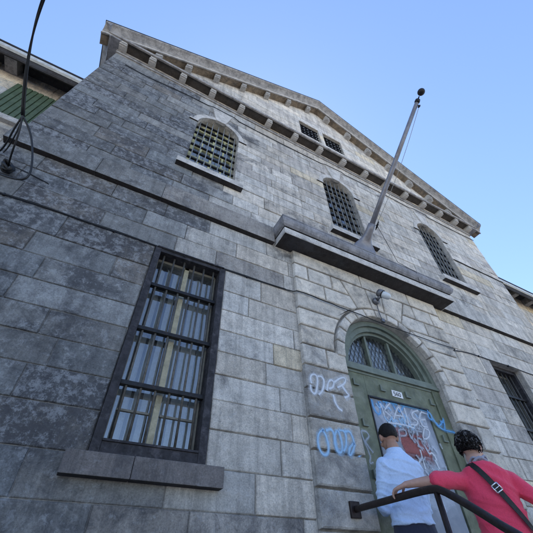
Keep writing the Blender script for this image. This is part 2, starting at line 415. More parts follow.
WZB, WZT = 2.18, 4.05
OP_L = ('rect', -2.897, -2.152, WZB, WZT); OP_R = ('rect', 2.152, 2.897, WZB, WZT)
UX, UW, UZB, UZS = 2.519, .3686, 5.75, 7.19
OP_U = [('arch', x, UW, UZB, UZS) for x in (-UX, 0, UX)]
GX0, GX1, GZB, GZT = .067, .632, 9.22, 9.95
OP_G = [('rect', -GX1, -GX0, GZB, GZT), ('rect', GX0, GX1, GZB, GZT)]
DH, DZS = .73, 3.33
DOORHOLE = ('arch', 0, .93, .5, DZS)
FZ = 8.262
rows = [-.05, .30, .62, .92, 1.20, 1.45, 1.70, 1.94, 2.18, 2.43, 2.65, 2.86, 3.07, 3.29, 3.52, 3.76, 4.05, 4.29, 4.53, 4.76, 5.06, 5.27, 5.49, 5.75, 5.97, 6.17, 6.39, 6.58, 6.79, 6.99, 7.19, 7.40, 7.62, 7.83, 8.03, FZ]
wb = MB()
lay(wb, rows, vert(-W), vert(W), [OP_L, OP_R, DOORHOLE]+OP_U, tint_wall, prj=.009, seed=5)
AP, SL = 11.15, .575                                         # wall-to-soffit line of the gable: z = AP - SL*|x|
trow = [FZ, 8.50, 8.75, 8.98, 9.22, 9.46, 9.70, 9.95, 10.18, 10.42, 10.66, 10.9, 11.14]
gl = lambda s: (lambda z0, z1: [(s*min(W, max(.002, (AP+.06-z0)/SL)), z0), (s*min(W, max(.002, (AP+.06-z1)/SL)), z1)])
lay(wb, trow, gl(-1), gl(1), OP_G, lambda x, z, r: tuple(v*k for v, k in zip(tint_wall(x*.3+1, z, r), (1.15, 1.15, 1.15, .5))), prj=.005, lens=(.5, 1.0), seed=9)
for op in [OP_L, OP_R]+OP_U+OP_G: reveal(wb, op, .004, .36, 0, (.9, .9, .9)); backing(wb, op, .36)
for s in (-1, 1):                                            # side and rear walls
    wb.face([(s*W, .01, GZ-.3), (s*W, 9.5, GZ-.3), (s*W, 9.5, 8.6), (s*W, .01, 8.6)], 0, (.9, .9, .9))
wb.face([(-W, 9.5, GZ-.3), (W, 9.5, GZ-.3), (W, 9.5, 8.6), (0, 9.5, 11.15), (-W, 9.5, 8.6)], 0, (.9, .9, .9))
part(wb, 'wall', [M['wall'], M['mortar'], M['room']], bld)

# belt course that breaks forward over the door as a hood
rng = random.Random(3)
for xa, xb in ((-W-.03, -1.545), (1.545, W+.03)):
    bb = MB(); x = xa
    while x < xb-.02:
        e = min(xb, x+rng.uniform(.7, 1.3)); e = xb if xb-e < .35 else e
        tn = tint_wall((x+e)/2, 4.9, rng); bb.box((x+.0015, -.058-rng.uniform(0, .004), 4.763), (e-.0015, .03, 5.055), 0, tn, bev=.006, under=1); x = e  # underside is painted near-black for its shade
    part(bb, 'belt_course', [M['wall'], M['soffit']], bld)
hb = MB()
prof = [(.0, 4.752), (-.262, 4.752), (-.268, 4.758), (-.268, 4.855), (-.262, 4.862), (-.215, 4.866), (-.215, 4.888), (-.262, 4.894), (-.290, 4.915), (-.308, 4.945), (-.315, 4.98), (-.311, 5.015), (-.298, 5.042), (-.304, 5.045), (-.304, 5.066), (-.27, 5.074), (0.0, 5.135)]
def hood(mb, hx, prof, m=0, m_under=2):                                 # profile swept round the front and both returns, mitred
    rowsx = [[(-(hx-y), .02, z), (-(hx-y), y, z), (hx-y, y, z), (hx-y, .02, z)] for y, z in prof]
    for i_, (r0, r1) in enumerate(zip(rowsx[:-1], rowsx[1:])):
        for k in range(3): mb.face([r0[k], r0[k+1], r1[k+1], r1[k]], m_under if i_ in (0, 4, 5, 6) else (3 if i_ in (1, 2, 3) else m), (1, 1, 1.0001))  # underside and recessed groove get the soot-and-shade black
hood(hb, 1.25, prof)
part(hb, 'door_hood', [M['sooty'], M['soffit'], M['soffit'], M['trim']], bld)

# rusticated door surround
PX, PY = 1.285, -.05
sb = MB()
prow = [LAND-.02, 1.14, 1.38, 1.63, 1.88, 2.135, 2.395, 2.65, 2.91, 3.145, 3.37, 3.60, 3.83, 4.06, 4.29, 4.53, 4.752]
RO = .865
DO = ('arch', 0, DH, .3, DZS); DOR = ('arch', 0, RO, .3, DZS)
def surround_rows(rs, op, sd):
    lay(sb, rs, vert(-PX), vert(PX), [op] if op else [], tint_pier, yf=PY, gap=.010, deep=.042, bev=.016, prj=.004, lens=(.45, .95), seed=sd)
for i in range(len(prow)-1):
    z0, z1 = prow[i], prow[i+1]
    if z1 <= DZS+.05: surround_rows([z0, z1], DO, 40+i)
    elif z1 <= 4.061: surround_rows([z0, z1], DOR, 40+i)
# two courses cut by slanting voussoir joints round the keystone
def arcx(s, z): return s*(z-DZS)
rng = random.Random(11)
sl = [-.47, -.12, .12, .47]
for s0, s1 in zip(sl[:-1], sl[1:]):
    lo = []
    for i in range(9):
        th0, th1 = math.atan(s0), math.atan(s1); th = th0+(th1-th0)*i/8
        lo.append((RO*math.sin(th), DZS+RO*math.cos(th)))
    top = [(arcx(s1, 4.53), 4.53), (arcx(s0, 4.53), 4.53)]
    stone(sb, lo+top, PY, .010, .042, .016, .004, tint_pier(0, 4, rng))
for s in (-1, 1):
    for z0, z1, cuts in ((4.06, 4.29, (.86,)), (4.29, 4.53, (1.08, .72))):
        inner = [(s*max(.47*(z-DZS), math.sqrt(max(0, RO*RO-(z-DZS)**2))), z) for z in [z0+(z1-z0)*k_/10 for k_ in range(11)]]
        edges = [inner]+[[(s*c, z0), (s*c, z1)] for c in sorted(cuts)]+[[(s*PX, z0), (s*PX, z1)]]
        for e0, e1 in zip(edges[:-1], edges[1:]):
            a, d = (e0, e1) if s > 0 else (e1, e0)
            stone(sb, [a[0]]+list(d)+list(reversed(a[1:])), PY, .010, .042, .016, .003, tint_pier(s, z0, rng))
lay(sb, [4.53, 4.752], vert(-PX), vert(PX), [], tint_pier, yf=PY-.008, gap=.006, deep=.05, bev=.012, prj=.0, lens=(.8, 1.3), seed=77)
for s in (-1, 1): sb.face([(s*PX, PY+.042, LAND), (s*PX, .02, LAND), (s*PX, .02, 4.752), (s*PX, PY+.042, 4.752)], 0, (.95, .95, .95))
# arch ring of small voussoirs
nv = 13
for i in range(nv):
    a0 = math.pi*i/nv; a1 = math.pi*(i+1)/nv; n = 5
    inn = [((DH)*math.cos(a0+(a1-a0)*k/n), DZS+DH*math.sin(a0+(a1-a0)*k/n)) for k in range(n+1)]
    out = [((RO-.012)*math.cos(a0+(a1-a0)*k/n), DZS+(RO-.012)*math.sin(a0+(a1-a0)*k/n)) for k in range(n+1)]
    stone(sb, out+list(reversed(inn)), PY-.012, .010, .055, .014, .003, tint_pier(0, 4, rng))
for i in range(24):
    a0 = math.pi*i/24; a1 = math.pi*(i+1)/24
    q = [((RO+.004)*math.cos(t), y, DZS+(RO+.004)*math.sin(t)) for t, y in ((a0, -.01), (a1, -.01))]
    r_ = [((RO-.03)*math.cos(t), -.01, DZS+(RO-.03)*math.sin(t)) for t in (a0, a1)]
    sb.face([q[0], q[1], r_[1], r_[0]], 1)
reveal(sb, ('arch', 0, DH+.003, LAND, DZS), PY+.04, .30, 0, (.85, .85, .85), 28)
part(sb, 'door_surround', [M['pier'], M['mortar']], bld)

# cornice: base corona with modillions, side eaves, raking cornice with modillions
cb = MB()
cb.box((-W-.012, -.022, FZ+.014), (W+.012, .03, 8.345), 1, bev=.004)
cb.box((-W-.02, -.03, 8.345), (W+.02, .03, 8.365), 1)
cprof = [(.02, 8.497), (-.165, 8.497), (-.170, 8.475), (-.192, 8.475), (-.196, 8.482), (-.196, 8.535), (-.205, 8.545), (.02, 8.62)]
cb.extr(cprof[:2]+[(-.165, 8.52), (.02, 8.52)], -W-.16, W+.16, 2)
cb.extr([(-.165, 8.475), (-.192, 8.475), (-.197, 8.482), (-.197, 8.54), (.02, 8.612), (.02, 8.522), (-.165, 8.522)], -W-.19, W+.19, 1)
corn = part(cb, 'cornice', [M['wall'], M['rake'], M['soffit2']], bld)
mxs = [.315, .945, 1.57, 2.19, 2.80, 3.385, 3.955, 4.47]
mo = MB(); mo.box((-.059, -.152, 8.376), (.059, .0, 8.496), 0, bev=.008); mo.box((-.051, -.166, 8.41), (.051, -.15, 8.485), 0, bev=.006); mo.box((-.052, -.12, 8.361), (.052, 0, 8.378), 0, bev=.004)
m0 = mo.build('modillion', M['modill'], corn); m0.location = (mxs[0], 0, 0)
for x in [-v for v in mxs]+mxs[1:]: copy_part(m0, corn).location = (x, 0, 0)
rb = MB()
rprof = [(.03, 0), (-.145, 0), (-.150, -.018), (-.170, -.018), (-.176, -.010), (-.176, .055), (-.190, .062), (-.196, .085), (-.214, .12), (-.252, .165), (-.285, .190), (-.292, .205), (-.292, .238), (-.27, .252), (.03, .262)]
XE = W+.30
def rk(y, dz, x): return (x, y, AP-SL*abs(x)+dz)
for i in range(len(rprof)):
    a, d = rprof[i], rprof[(i+1) % len(rprof)]
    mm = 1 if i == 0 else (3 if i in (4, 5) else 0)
    for xa, xb in ((-XE, 0), (0, XE)):
        N = 8
        for k in range(N):
            u0 = xa+(xb-xa)*k/N; u1 = xa+(xb-xa)*(k+1)/N
            rb.face([rk(a[0], a[1], u0), rk(d[0], d[1], u0), rk(d[0], d[1], u1), rk(a[0], a[1], u1)], mm)
for x in [-XE, XE]: rb.face([rk(y, z, x) for y, z in rprof], 0)
for s in (-1, 1):
    for x in (.9, 1.9, 2.9, 3.9):
        rb.face([rk(-.2525, .165, s*x-.003), rk(-.2155, .121, s*x-.003), rk(-.2155, .121, s*x+.003), rk(-.2525, .165, s*x+.003)], 2)
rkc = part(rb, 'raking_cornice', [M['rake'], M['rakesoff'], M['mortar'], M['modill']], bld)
def rake_mod(s):
    q = MB()
    def sh(x, y, z): return (x, y, z-SL*s*x)
    for x0, x1, y0, y1, z0, z1 in ((-.062, .062, -.125, 0, -.155, -.001), (-.054, .054, -.142, -.12, -.11, -.012)):
        P = [sh(x, y, z) for z in (z0, z1) for x, y in ((x0, y0), (x1, y0), (x1, y1), (x0, y1))]
        for f in ((0, 3, 2, 1), (4, 5, 6, 7), (0, 1, 5, 4), (1, 2, 6, 5), (2, 3, 7, 6), (3, 0, 4, 7)): q.face([P[i] for i in f])
    return q.build('modillion', M['modill'], rkc)
for s in (-1, 1):
    p0 = None
    for x in (.31, .95, 1.57, 2.19, 2.80, 3.38, 3.93):
        o = rake_mod(s) if p0 is None else copy_part(p0, rkc); p0 = p0 or o
        o.location = (s*x, 0, AP-SL*x)
sv = MB()                                                    # eaves along both sides of the block
for s in (-1, 1):
    pr = [(s*(W-.02), 8.42), (s*(W+.15), 8.42), (s*(W+.17), 8.40), (s*(W+.19), 8.44), (s*(W+.20), 8.50), (s*(W+.26), 8.55), (s*(W+.295), 8.575), (s*(W+.295), 8.63), (s*(W-.02), 8.78)]
    for i in range(len(pr)):
        a, d = pr[i], pr[(i+1) % len(pr)]
        sv.face([(a[0], -.17, a[1]), (d[0], -.17, d[1]), (d[0], 9.6, d[1]), (a[0], 9.6, a[1])], 0)
    sv.face([(x, -.17, z) for x, z in pr], 0)
    po = [(s*(W+.205), 8.50), (s*(W+.26), 8.55), (s*(W+.295), 8.575), (s*(W+.295), 8.63), (s*(W+.205), 8.64)]
    sv.prism(po if s > 0 else list(reversed(po)), -.288, -.171, 0)
    for k in range(14): sv.box((s*(W+.001), .25+k*.63, 8.28), (s*(W+.14), .38+k*.63, 8.42), 0, bev=.006)
part(sv, 'side_eave', M['sooty'], bld)
rf = MB()
for s in (-1, 1):
    rf.face([(0, -.295, AP+.277), (s*(XE+.02), -.295, AP-SL*(XE+.02)+.277), (s*(XE+.02), 9.7, AP-SL*(XE+.02)+.277), (0, 9.7, AP+.277)])
    rf.face([(0, -.295, AP+.255), (s*(XE+.02), -.295, AP-SL*(XE+.02)+.255), (s*(XE+.02), -.295, AP-SL*(XE+.02)+.277), (0, -.295, AP+.277)])
    rf.face([(0, -.295, AP+.255), (0, 9.7, AP+.255), (s*(XE+.02), 9.7, AP-SL*(XE+.02)+.255), (s*(XE+.02), -.295, AP-SL*(XE+.02)+.255)])
part(rf, 'roof', M['roof'], bld)

# ------------------------------------------------------------------ windows
def tall_window(xc, dy, lab):
    b = MB(); x0, x1 = xc-.3725, xc+.3725; f = .062
    def frame(a, c, y0, y1, m=0): b.box((a[0], y0, a[1]), (c[0], y1, c[1]), m, bev=.004)
    frame((x0+.003, WZB), (x0+f, WZT-.003), dy-.020, dy+.13); frame((x1-f, WZB), (x1-.003, WZT-.003), dy-.020, dy+.13)
    frame((x0+f, WZT-f), (x1-f, WZT-.004), dy-.016, dy+.13); frame((x0+f, WZB), (x1-f, WZB+.075), dy-.018, dy+.13)
    frame((x0+.02, WZT-.02), (x1-.02, WZT-.006), dy-.034, dy-.016) if dy < .05 else None
    b.box((x0+f, dy-.026, WZB+.075), (x1-f, dy+.02, WZB+.09), 0, bev=.003)
    win = part(b, 'window', M['woodframe'], bld)
    if lab: win['label'] = lab
    s = MB(); sx0, sx1, sy = x0+f, x1-f, dy+.10
    for a, c in (((sx0, WZB+.08), (sx0+.012, WZT-f)), ((sx1-.012, WZB+.08), (sx1, WZT-f)), ((sx0, WZB+.08), (sx1, WZB+.105)), ((sx0, WZT-f-.03), (sx1, WZT-f)), ((xc-.026, WZB+.08), (xc+.020, WZT-f))):
        s.box((a[0], sy, a[1]), (c[0], sy+.04, c[1]), 0 if abs(a[0]-xc) < .05 else 1, bev=.003)
    for z in (2.50, 3.18, 3.62):
        for a, c in ((sx0+.035, xc-.034), (xc+.026, sx1-.035)): s.box((a, sy+.006, z-(.007 if z != 3.18 else .018)), (c, sy+.032, z+(.007 if z != 3.18 else .018)), 1)
    s.build('sash', [M['sash'], M['sashgrey']], win)
    g = MB(); g.face([(sx0, sy+.018, WZB+.08), (sx1, sy+.018, WZB+.08), (sx1, sy+.018, WZT-f), (sx0, sy+.018, WZT-f)]); g.build('pane', M['glass'], win)
    c = MB(); nst = 9; rngc = random.Random(int(xc*10)+50)
    for k in range(nst):                                     # vertical fabric slats hung behind the glass, each turned a little
        xa = sx0-.01+(sx1-sx0+.02)*k/nst; wdt = (sx1-sx0)/nst*rngc.uniform(.72, .93); tw = rngc.uniform(-.022, .022)
        c.grid([[(xa+wdt*i/5, sy+.085+tw*(i/5-.5)*2+.006*math.sin(i*1.3+z*2+k), z) for i in range(6)] for z in (WZB-.05, 2.6, 3.0, 3.4, WZT-.10-rngc.uniform(0, .03))])
    c.build('curtain', M['curtain'], win)
    c0 = None
    for z in (3.588, 3.12, 2.655):
        if c0 is None:
            q = MB(); q.box((x0+.035, dy+.012, -.016), (x1-.035, dy+.058, .016), 0, bev=.003); c0 = q.build('crossbar', M['iron'], win); o = c0
        else: o = copy_part(c0, win)
        o.location.z = z
    b0 = None
    for i in range(6):
        if b0 is None:
            q = MB(); q.tube([(0, dy+.034, WZB+.088), (0, dy+.034, 3.0), (0, dy+.034, WZT-f-.002)], .0095, 10); b0 = q.build('bar', M['ironpale'], win); o = b0
        else: o = copy_part(b0, win)
        o.location.x = xc-.262+.1045*i
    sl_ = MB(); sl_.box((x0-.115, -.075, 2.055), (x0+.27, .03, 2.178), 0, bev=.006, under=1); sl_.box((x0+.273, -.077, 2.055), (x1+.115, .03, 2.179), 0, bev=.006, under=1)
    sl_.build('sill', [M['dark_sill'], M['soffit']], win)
    return win
tall_window(-2.5245, .0, 'dark timber framed barred window over projecting stone sill')
tall_window(2.5245, .10, '')

def arched_window(xc):
    b = MB(); hw = UW
    b.box((xc-hw-.115, -.085, UZB-.115), (xc+hw+.115, .05, UZB-.002), 1, bev=.006, under=2)
    # flat archivolt, its short level ends and the flared keystone, all dressed stone
    n = 16
    for r0, r1, y in ((hw+.005, hw+.095, -.014),):
        for i in range(n):
            a0, a1 = math.pi*i/n, math.pi*(i+1)/n
            P = [(xc+r*math.cos(t), UZS+r*math.sin(t)) for r, t in ((r0, a0), (r1, a0), (r1, a1), (r0, a1))]
            b.prism(P, y, .02, 1)
    for s in (-1, 1): b.box((xc+s*(hw+.004), -.028, UZS-.03), (xc+s*(hw+.15), .02, UZS+.012), 1, bev=.004, under=2)
    b.prism([(xc-.085, UZS+hw-.02), (xc+.085, UZS+hw-.02), (xc+.19, 7.96), (xc-.19, 7.96)], -.03, .02, 1)
    # sash
    y = .165
    ring = [(xc+(hw-.002)*math.cos(math.pi*i/n), UZS+(hw-.002)*math.sin(math.pi*i/n)) for i in range(n+1)]
    rin = [(xc+(hw-.05)*math.cos(math.pi*i/n), UZS+(hw-.05)*math.sin(math.pi*i/n)) for i in range(n+1)]
    for i in range(n): b.prism([ring[i], ring[i+1], rin[i+1], rin[i]], y, y+.06, 0)
    for s in (-1, 1): b.box((xc+s*(hw-.002), y, UZB), (xc+s*(hw-.05), y+.06, UZS), 0)
    b.box((xc-hw, y, UZB), (xc+hw, y+.06, UZB+.07), 0)
    for k in range(1, 4):
        x = xc-hw+2*hw*k/4; e = .022 if k == 2 else .013
        b.box((x-e, y+.01, UZB+.07), (x+e, y+.05, UZS+math.sqrt(hw*hw-(x-xc)**2)-.03), 0)
    for z in (6.05, 6.36, 6.70, 7.02): b.box((xc-hw+.03, y+.008, z-(.03 if z == 6.70 else .014)), (xc+hw-.03, y+.052, z+(.03 if z == 6.70 else .014)), 0)
    b.box((xc-hw+.03, y+.008, 7.28), (xc+hw-.03, y+.052, 7.31), 0)
    win = part(b, 'arched_window', [M['sashy'] if xc < -1 else M['sashgrey'], M['trim'], M['soffit']], bld)
    g = MB(); g.face([(xc-hw, y+.03, UZB)]+[(xc+hw, y+.03, UZB)]+[(p[0], y+.03, p[1]) for p in ring]); g.build('pane', M['glass'], win)
    c = MB() if xc < -1 else None
    if c: c.box((xc-hw-.03, y+.075, UZB), (xc-.12, y+.085, 7.55), 0); c.box((xc+.02, y+.075, UZB), (xc+hw+.03, y+.085, 7.55), 0); c.box((xc-.12, y+.075, 6.5), (xc+.02, y+.085, 7.2), 0); c.build('blind', M['curtain'], win)
    for i in range(7):
        x = xc-hw+2*hw*(i+.5)/7
        q = MB(); zt = UZS+math.sqrt(hw*hw-(x-xc)**2)
        q.box((x-.0075, .058, UZB), (x+.0075, .070, zt), 0); q.build('bar', M['irongrey'], win)
    c0 = None
    for z in (5.93, 6.14, 6.35, 6.56, 6.77, 6.98, 7.19, 7.37):
        hh = hw if z <= UZS else math.sqrt(hw*hw-(z-UZS)**2)
        q = MB(); q.box((xc-hh, .074, z-.012), (xc+hh, .106, z+.012), 0); q.build('crossbar', M['iron'], win)
    return win
for x in (-UX, 0, UX): arched_window(x)
def gable_window(x0, x1):
    b = MB()
    b.box((x0, .16, GZB), (x0+.04, .22, GZT), 0); b.box((x1-.04, .16, GZB), (x1, .22, GZT), 0); b.box((x0, .16, GZB), (x1, .22, GZB+.05), 0); b.box((x0, .16, GZT-.05), (x1, .22, GZT), 0)
    b.box(((x0+x1)/2-.02, .165, GZB), ((x0+x1)/2+.02, .215, GZT), 0)
    for k in (1, 2): b.box((x0, .168, GZB+.243*k-.012), (x1, .212, GZB+.243*k+.012), 0)
    win = part(b, 'gable_window', M['sashy'], bld)
    g = MB(); g.face([(x0, .19, GZB), (x1, .19, GZB), (x1, .19, GZT), (x0, .19, GZT)]); g.build('pane', M['glass'], win)
    for i in range(5):
        x = x0+(x1-x0)*(i+.5)/5; q = MB(); q.box((x-.008, .06, GZB), (x+.008, .076, GZT), 0); q.build('bar', M['irongrey'], win)
    for i in range(5):
        z = GZB+(GZT-GZB)*(i+.5)/5; q = MB(); q.box((x0, .045, z-.011), (x1, .09, z+.011), 0); q.build('crossbar', M['iron'], win)
gable_window(-GX1, -GX0); gable_window(GX0, GX1)

# ------------------------------------------------------------------ door, transom and fanlight
DY = .085
d = MB(); h = DH
px, pt, pb = .425, 3.02, LAND+.03
d.box((-h+.002, DY-.02, LAND), (-px-.012, DY+.05, 3.285), 0, bev=.004); d.box((px+.012, DY-.02, LAND), (h-.002, DY+.05, 3.285), 0, bev=.004)
d.box((-px-.012, DY-.021, pt+.012), (px+.012, DY+.05, 3.285), 0, bev=.004)
d.box((-h, DY+.05, LAND), (h, DY+.09, 3.285), 1)
d.box((.60, DY-.036, LAND), (.725, DY-.016, 3.28), 0, bev=.004)
door = part(d, 'door', [M['green'], M['black']], bld)
p = MB(); p.box((-px, DY-.006, pb), (px, DY+.06, pt), 0, bev=.003); p.build('panel', M['panel'], door)
f = MB(); f.box((-px-.012, DY-.03, pt-.001), (px+.012, DY-.004, pt+.013), 0); f.box((-px-.013, DY-.028, pb), (-px+.001, DY-.004, pt), 0); f.build('panel_shadow_strip', M['black'], door)  # black strips paint the shadow gap along the panel's top and left
for x, z in ((-.575, 3.145), (-.205, 3.150), (.165, 3.145), (.54, 3.13), (-.565, 2.735), (.535, 2.735), (-.565, 2.3), (.535, 2.3), (-.565, 1.85), (.535, 1.85)):
    q = MB(); q.box((-.034, DY-.040, -.036), (-.018, DY-.0205, .034), 0, bev=.002); q.box((-.018, DY-.040, -.036), (.034, DY-.0205, -.022), 0, bev=.002)
    o = q.build('corner_bracket', M['greenframe'], door); o.location = (x, 0, z)
q = MB(); q.prism([(-.075, 3.090), (.078, 3.085), (.080, 3.157), (-.070, 3.160)], DY-.028, DY-.0215, 0)
plate = q.build('number_plate', M['white'], door)
def seg_digit(mb, ch, x, z, w_, h_, y, t):
    st = {'5': [((1, 1), (0, 1)), ((0, 1), (0, .5)), ((0, .5), (.85, .5)), ((.85, .5), (1, .25)), ((1, .25), (.8, 0)), ((.8, 0), (0, 0))],
          '6': [((.9, 1), (.2, .85)), ((.2, .85), (0, .3)), ((0, .3), (.2, 0)), ((.2, 0), (.8, 0)), ((.8, 0), (1, .28)), ((1, .28), (.8, .55)), ((.8, .55), (.05, .45))],
          '0': [((.25, 0), (0, .3)), ((0, .3), (0, .7)), ((0, .7), (.25, 1)), ((.25, 1), (.75, 1)), ((.75, 1), (1, .7)), ((1, .7), (1, .3)), ((1, .3), (.75, 0)), ((.75, 0), (.25, 0))]}[ch]
    for (a, c), (e, g) in st:
        p0 = Vector((x+a*w_, z+c*h_)); p1 = Vector((x+e*w_, z+g*h_)); t_ = (p1-p0).normalized(); nn = Vector((-t_.y, t_.x))*t
        p0 -= t_*t*.6; p1 += t_*t*.6
        mb.face([(p0.x-nn.x, y, p0.y-nn.y), (p1.x-nn.x, y, p1.y-nn.y), (p1.x+nn.x, y, p1.y+nn.y), (p0.x+nn.x, y, p0.y+nn.y)])
q = MB()
for i, ch in enumerate('560'): seg_digit(q, ch, -.048+.036*i, 3.104, .024, .038, DY-.0295, .0035)
q.build('number', M['black'], door)
t = MB()
t.box((-h+.002, DY-.055, 3.287), (h-.002, DY+.08, 3.33), 0, bev=.006); t.box((-h+.002, DY-.04, 3.332), (h-.002, DY+.08, 3.375), 0, bev=.006); t.box((-h+.002, DY-.03, 3.262), (h-.002, DY+.05, 3.288), 0, bev=.003)
part(t, 'transom', M['greenframe'], bld)
fl = MB(); FZ0 = 3.375; n = 28
for r0, r1, y in ((h-.003, .665, DY-.035), (.665, .60, DY-.005), (.60, .565, DY+.03)):
    for i in range(n):
        a0, a1 = math.pi*i/n, math.pi*(i+1)/n
        P = [(r*math.cos(tt), max(DZS+.045, DZS+r*math.sin(tt))) for r, tt in ((r1, a0), (r0, a0), (r0, a1), (r1, a1))]
        if len({(round(a, 4), round(c, 4)) for a, c in P}) < 4: continue
        fl.prism(P, y, DY+.12, 0)
fan = part(fl, 'fanlight', M['greenframe'], bld)
g = MB(); g.face([(-.58, DY+.10, FZ0)]+[(.58, DY+.10, FZ0)]+[(.58*math.cos(math.pi*i/20), DY+.10, DZS+.58*math.sin(math.pi*i/20)) for i in range(2, 19)]); g.build('pane', M['glass'], fan)
for x in (-.19, .19):
    q = MB(); q.box((x-.017, DY+.05, FZ0), (x+.017, DY+.12, DZS+math.sqrt(.57**2-x*x)), 0, bev=.004); q.build('mullion', M['greenframe'], fan)
q = MB(); yl = DY+.092
def clipline(k, s):
    pts = []
    for i in range(121):
        z = FZ0+.57*i/120; x = k+s*(z-FZ0)*.42
        if x*x+(z-DZS)**2 < .572**2: pts.append((x, z))
    return pts
for s in (-1, 1):
    for k in [-.9+.062*i for i in range(30)]:
        pts = clipline(k, s)
        if len(pts) > 4: q.tube([(pts[0][0], yl, pts[0][1]), (pts[-1][0], yl, pts[-1][1])], .0035, 5)
q.build('lead_lattice', M['lead'], fan)
c = MB(); c.grid([[(-.6+1.2*i/60, DY+.2+.015*math.sin(i*1.1), z) for i in range(61)] for z in (FZ0, 3.95)]); c.build('curtain', M['curtain'], fan)
bk = MB(); bk.box((-.9, DY+.5, .9), (.9, DY+.52, 4.1), 0); part(bk, 'hallway', M['room'], bld)

# spray paint on pier and door
TAG_WHITE = [ [(-1.230, 2.941), (-1.239, 2.999), (-1.205, 3.042), (-1.159, 3.037), (-1.155, 2.987), (-1.182, 2.882), (-1.210, 2.842), (-1.246, 2.870), (-1.243, 2.928)], [(-1.149, 3.029), (-1.100, 3.040), (-1.077, 2.993), (-1.112, 2.896), (-1.165, 2.847)], [(-1.064, 2.906), (-1.037, 2.992), (-0.993, 3.032), (-0.962, 3.008), (-0.985, 2.952), (-1.036, 2.931)], [(-0.962, 3.008), (-0.888, 3.065), (-0.820, 3.091), (-0.811, 3.050), (-0.866, 2.997), (-0.934, 2.962)], [(-0.868, 2.986), (-0.831, 2.932), (-0.800, 2.908), (-0.869, 2.875)], [(-0.999, 2.879), (-0.993, 2.813), (-0.964, 2.762), (-0.922, 2.742)], ]
TAG_BLUE = [ [(-1.158, 2.552), (-1.216, 2.516), (-1.238, 2.450), (-1.226, 2.383), (-1.192, 2.350), (-1.150, 2.362), (-1.128, 2.425), (-1.144, 2.510), (-1.173, 2.546)], [(-1.138, 2.543), (-1.080, 2.568), (-1.055, 2.530), (-1.057, 2.450), (-1.040, 2.397), (-1.010, 2.393)], [(-1.020, 2.565), (-1.057, 2.514), (-1.064, 2.433), (-1.043, 2.382), (-0.999, 2.395), (-0.985, 2.475), (-1.001, 2.554), (-1.020, 2.565)], [(-0.998, 2.568), (-0.937, 2.572), (-0.928, 2.515), (-0.954, 2.431), (-0.986, 2.404)], [(-0.939, 2.563), (-0.879, 2.580), (-0.855, 2.517), (-0.854, 2.460), (-0.904, 2.390), (-0.932, 2.379), (-0.919, 2.435), (-0.854, 2.484)], [(-0.826, 2.390), (-0.822, 2.378)], ]
DOOR_WHITE = [ [(-0.286, 2.979), (-0.265, 2.915), (-0.265, 2.821)], [(-0.133, 3.007), (-0.260, 2.906), (-0.203, 2.887), (-0.118, 2.807)], [(-0.152, 2.821), (-0.089, 2.916), (-0.017, 2.998), (0.006, 2.922), (0.020, 2.829)], [(-0.101, 2.885), (0.008, 2.893)], [(0.062, 2.991), (0.061, 2.892), (0.056, 2.806)], [(0.274, 2.998), (0.157, 2.958), (0.144, 2.896), (0.218, 2.879), (0.179, 2.825), (0.083, 2.819)], [(0.331, 2.997), (0.263, 2.945), (0.248, 2.826), (0.333, 2.829)], [(0.268, 2.896), (0.345, 2.909)], [(0.325, 2.986), (0.409, 2.979)], [(0.283, 2.812), (0.358, 2.794), (0.287, 2.710), (0.210, 2.691), (0.219, 2.737), (0.283, 2.812)], [(0.105, 2.581), (0.103, 2.497), (0.097, 2.408)], [(0.197, 2.609), (0.220, 2.552), (0.272, 2.575), (0.281, 2.542)], [(0.291, 2.560), (0.300, 2.502)], [(0.093, 2.504), (0.016, 2.447), (0.044, 2.403)], [(0.276, 2.508), (0.299, 2.428)], [(-0.239, 2.788), (-0.030, 2.802), (0.122, 2.788)], ]
DOOR_WASH = [ [(-0.337, 2.941), (-0.285, 2.800), (-0.022, 2.822), (0.165, 2.823), (0.353, 2.813)], [(-0.197, 2.975), (-0.089, 2.849), (0.092, 2.840)], [(-0.031, 2.995), (0.081, 2.876), (0.299, 2.872)], [(0.152, 2.977), (0.248, 2.883), (0.349, 2.860)], ]
DOOR_RED_LINES = [ [(-0.122, 2.734), (-0.140, 2.626)], [(-0.122, 2.734), (-0.023, 2.757), (-0.024, 2.694), (-0.119, 2.678)], [(0.015, 2.754), (0.020, 2.648), (0.099, 2.766)], [(0.142, 2.772), (0.094, 2.614), (0.141, 2.577)], [(0.137, 2.762), (0.219, 2.765)], [(0.115, 2.687), (0.181, 2.687)], [(0.081, 2.612), (0.164, 2.597)], ]
DOOR_BLUE = [ [(-0.388, 3.000), (-0.391, 2.912), (-0.353, 2.853), (-0.305, 2.870), (-0.297, 2.948), (-0.298, 2.997)], [(-0.265, 3.003), (-0.270, 2.914)], [(-0.186, 3.007), (-0.185, 2.938)], [(-0.095, 3.004), (-0.077, 2.947)], [(0.017, 3.014), (0.342, 3.019), (0.410, 3.010)], [(-0.036, 2.984), (-0.037, 2.915), (0.071, 3.013)], [(-0.238, 3.008), (-0.025, 3.012)], ]
FRAME_BLUE = [ [(0.398, 3.012), (0.366, 2.925), (0.421, 2.904), (0.433, 2.966), (0.392, 3.000)], [(0.433, 2.926), (0.471, 2.863), (0.537, 2.824), (0.639, 2.823), (0.728, 2.822)], [(0.473, 2.892), (0.476, 2.844), (0.585, 2.910), (0.622, 2.977), (0.599, 2.892), (0.566, 2.824)], [(0.543, 2.913), (0.601, 2.912)], ]
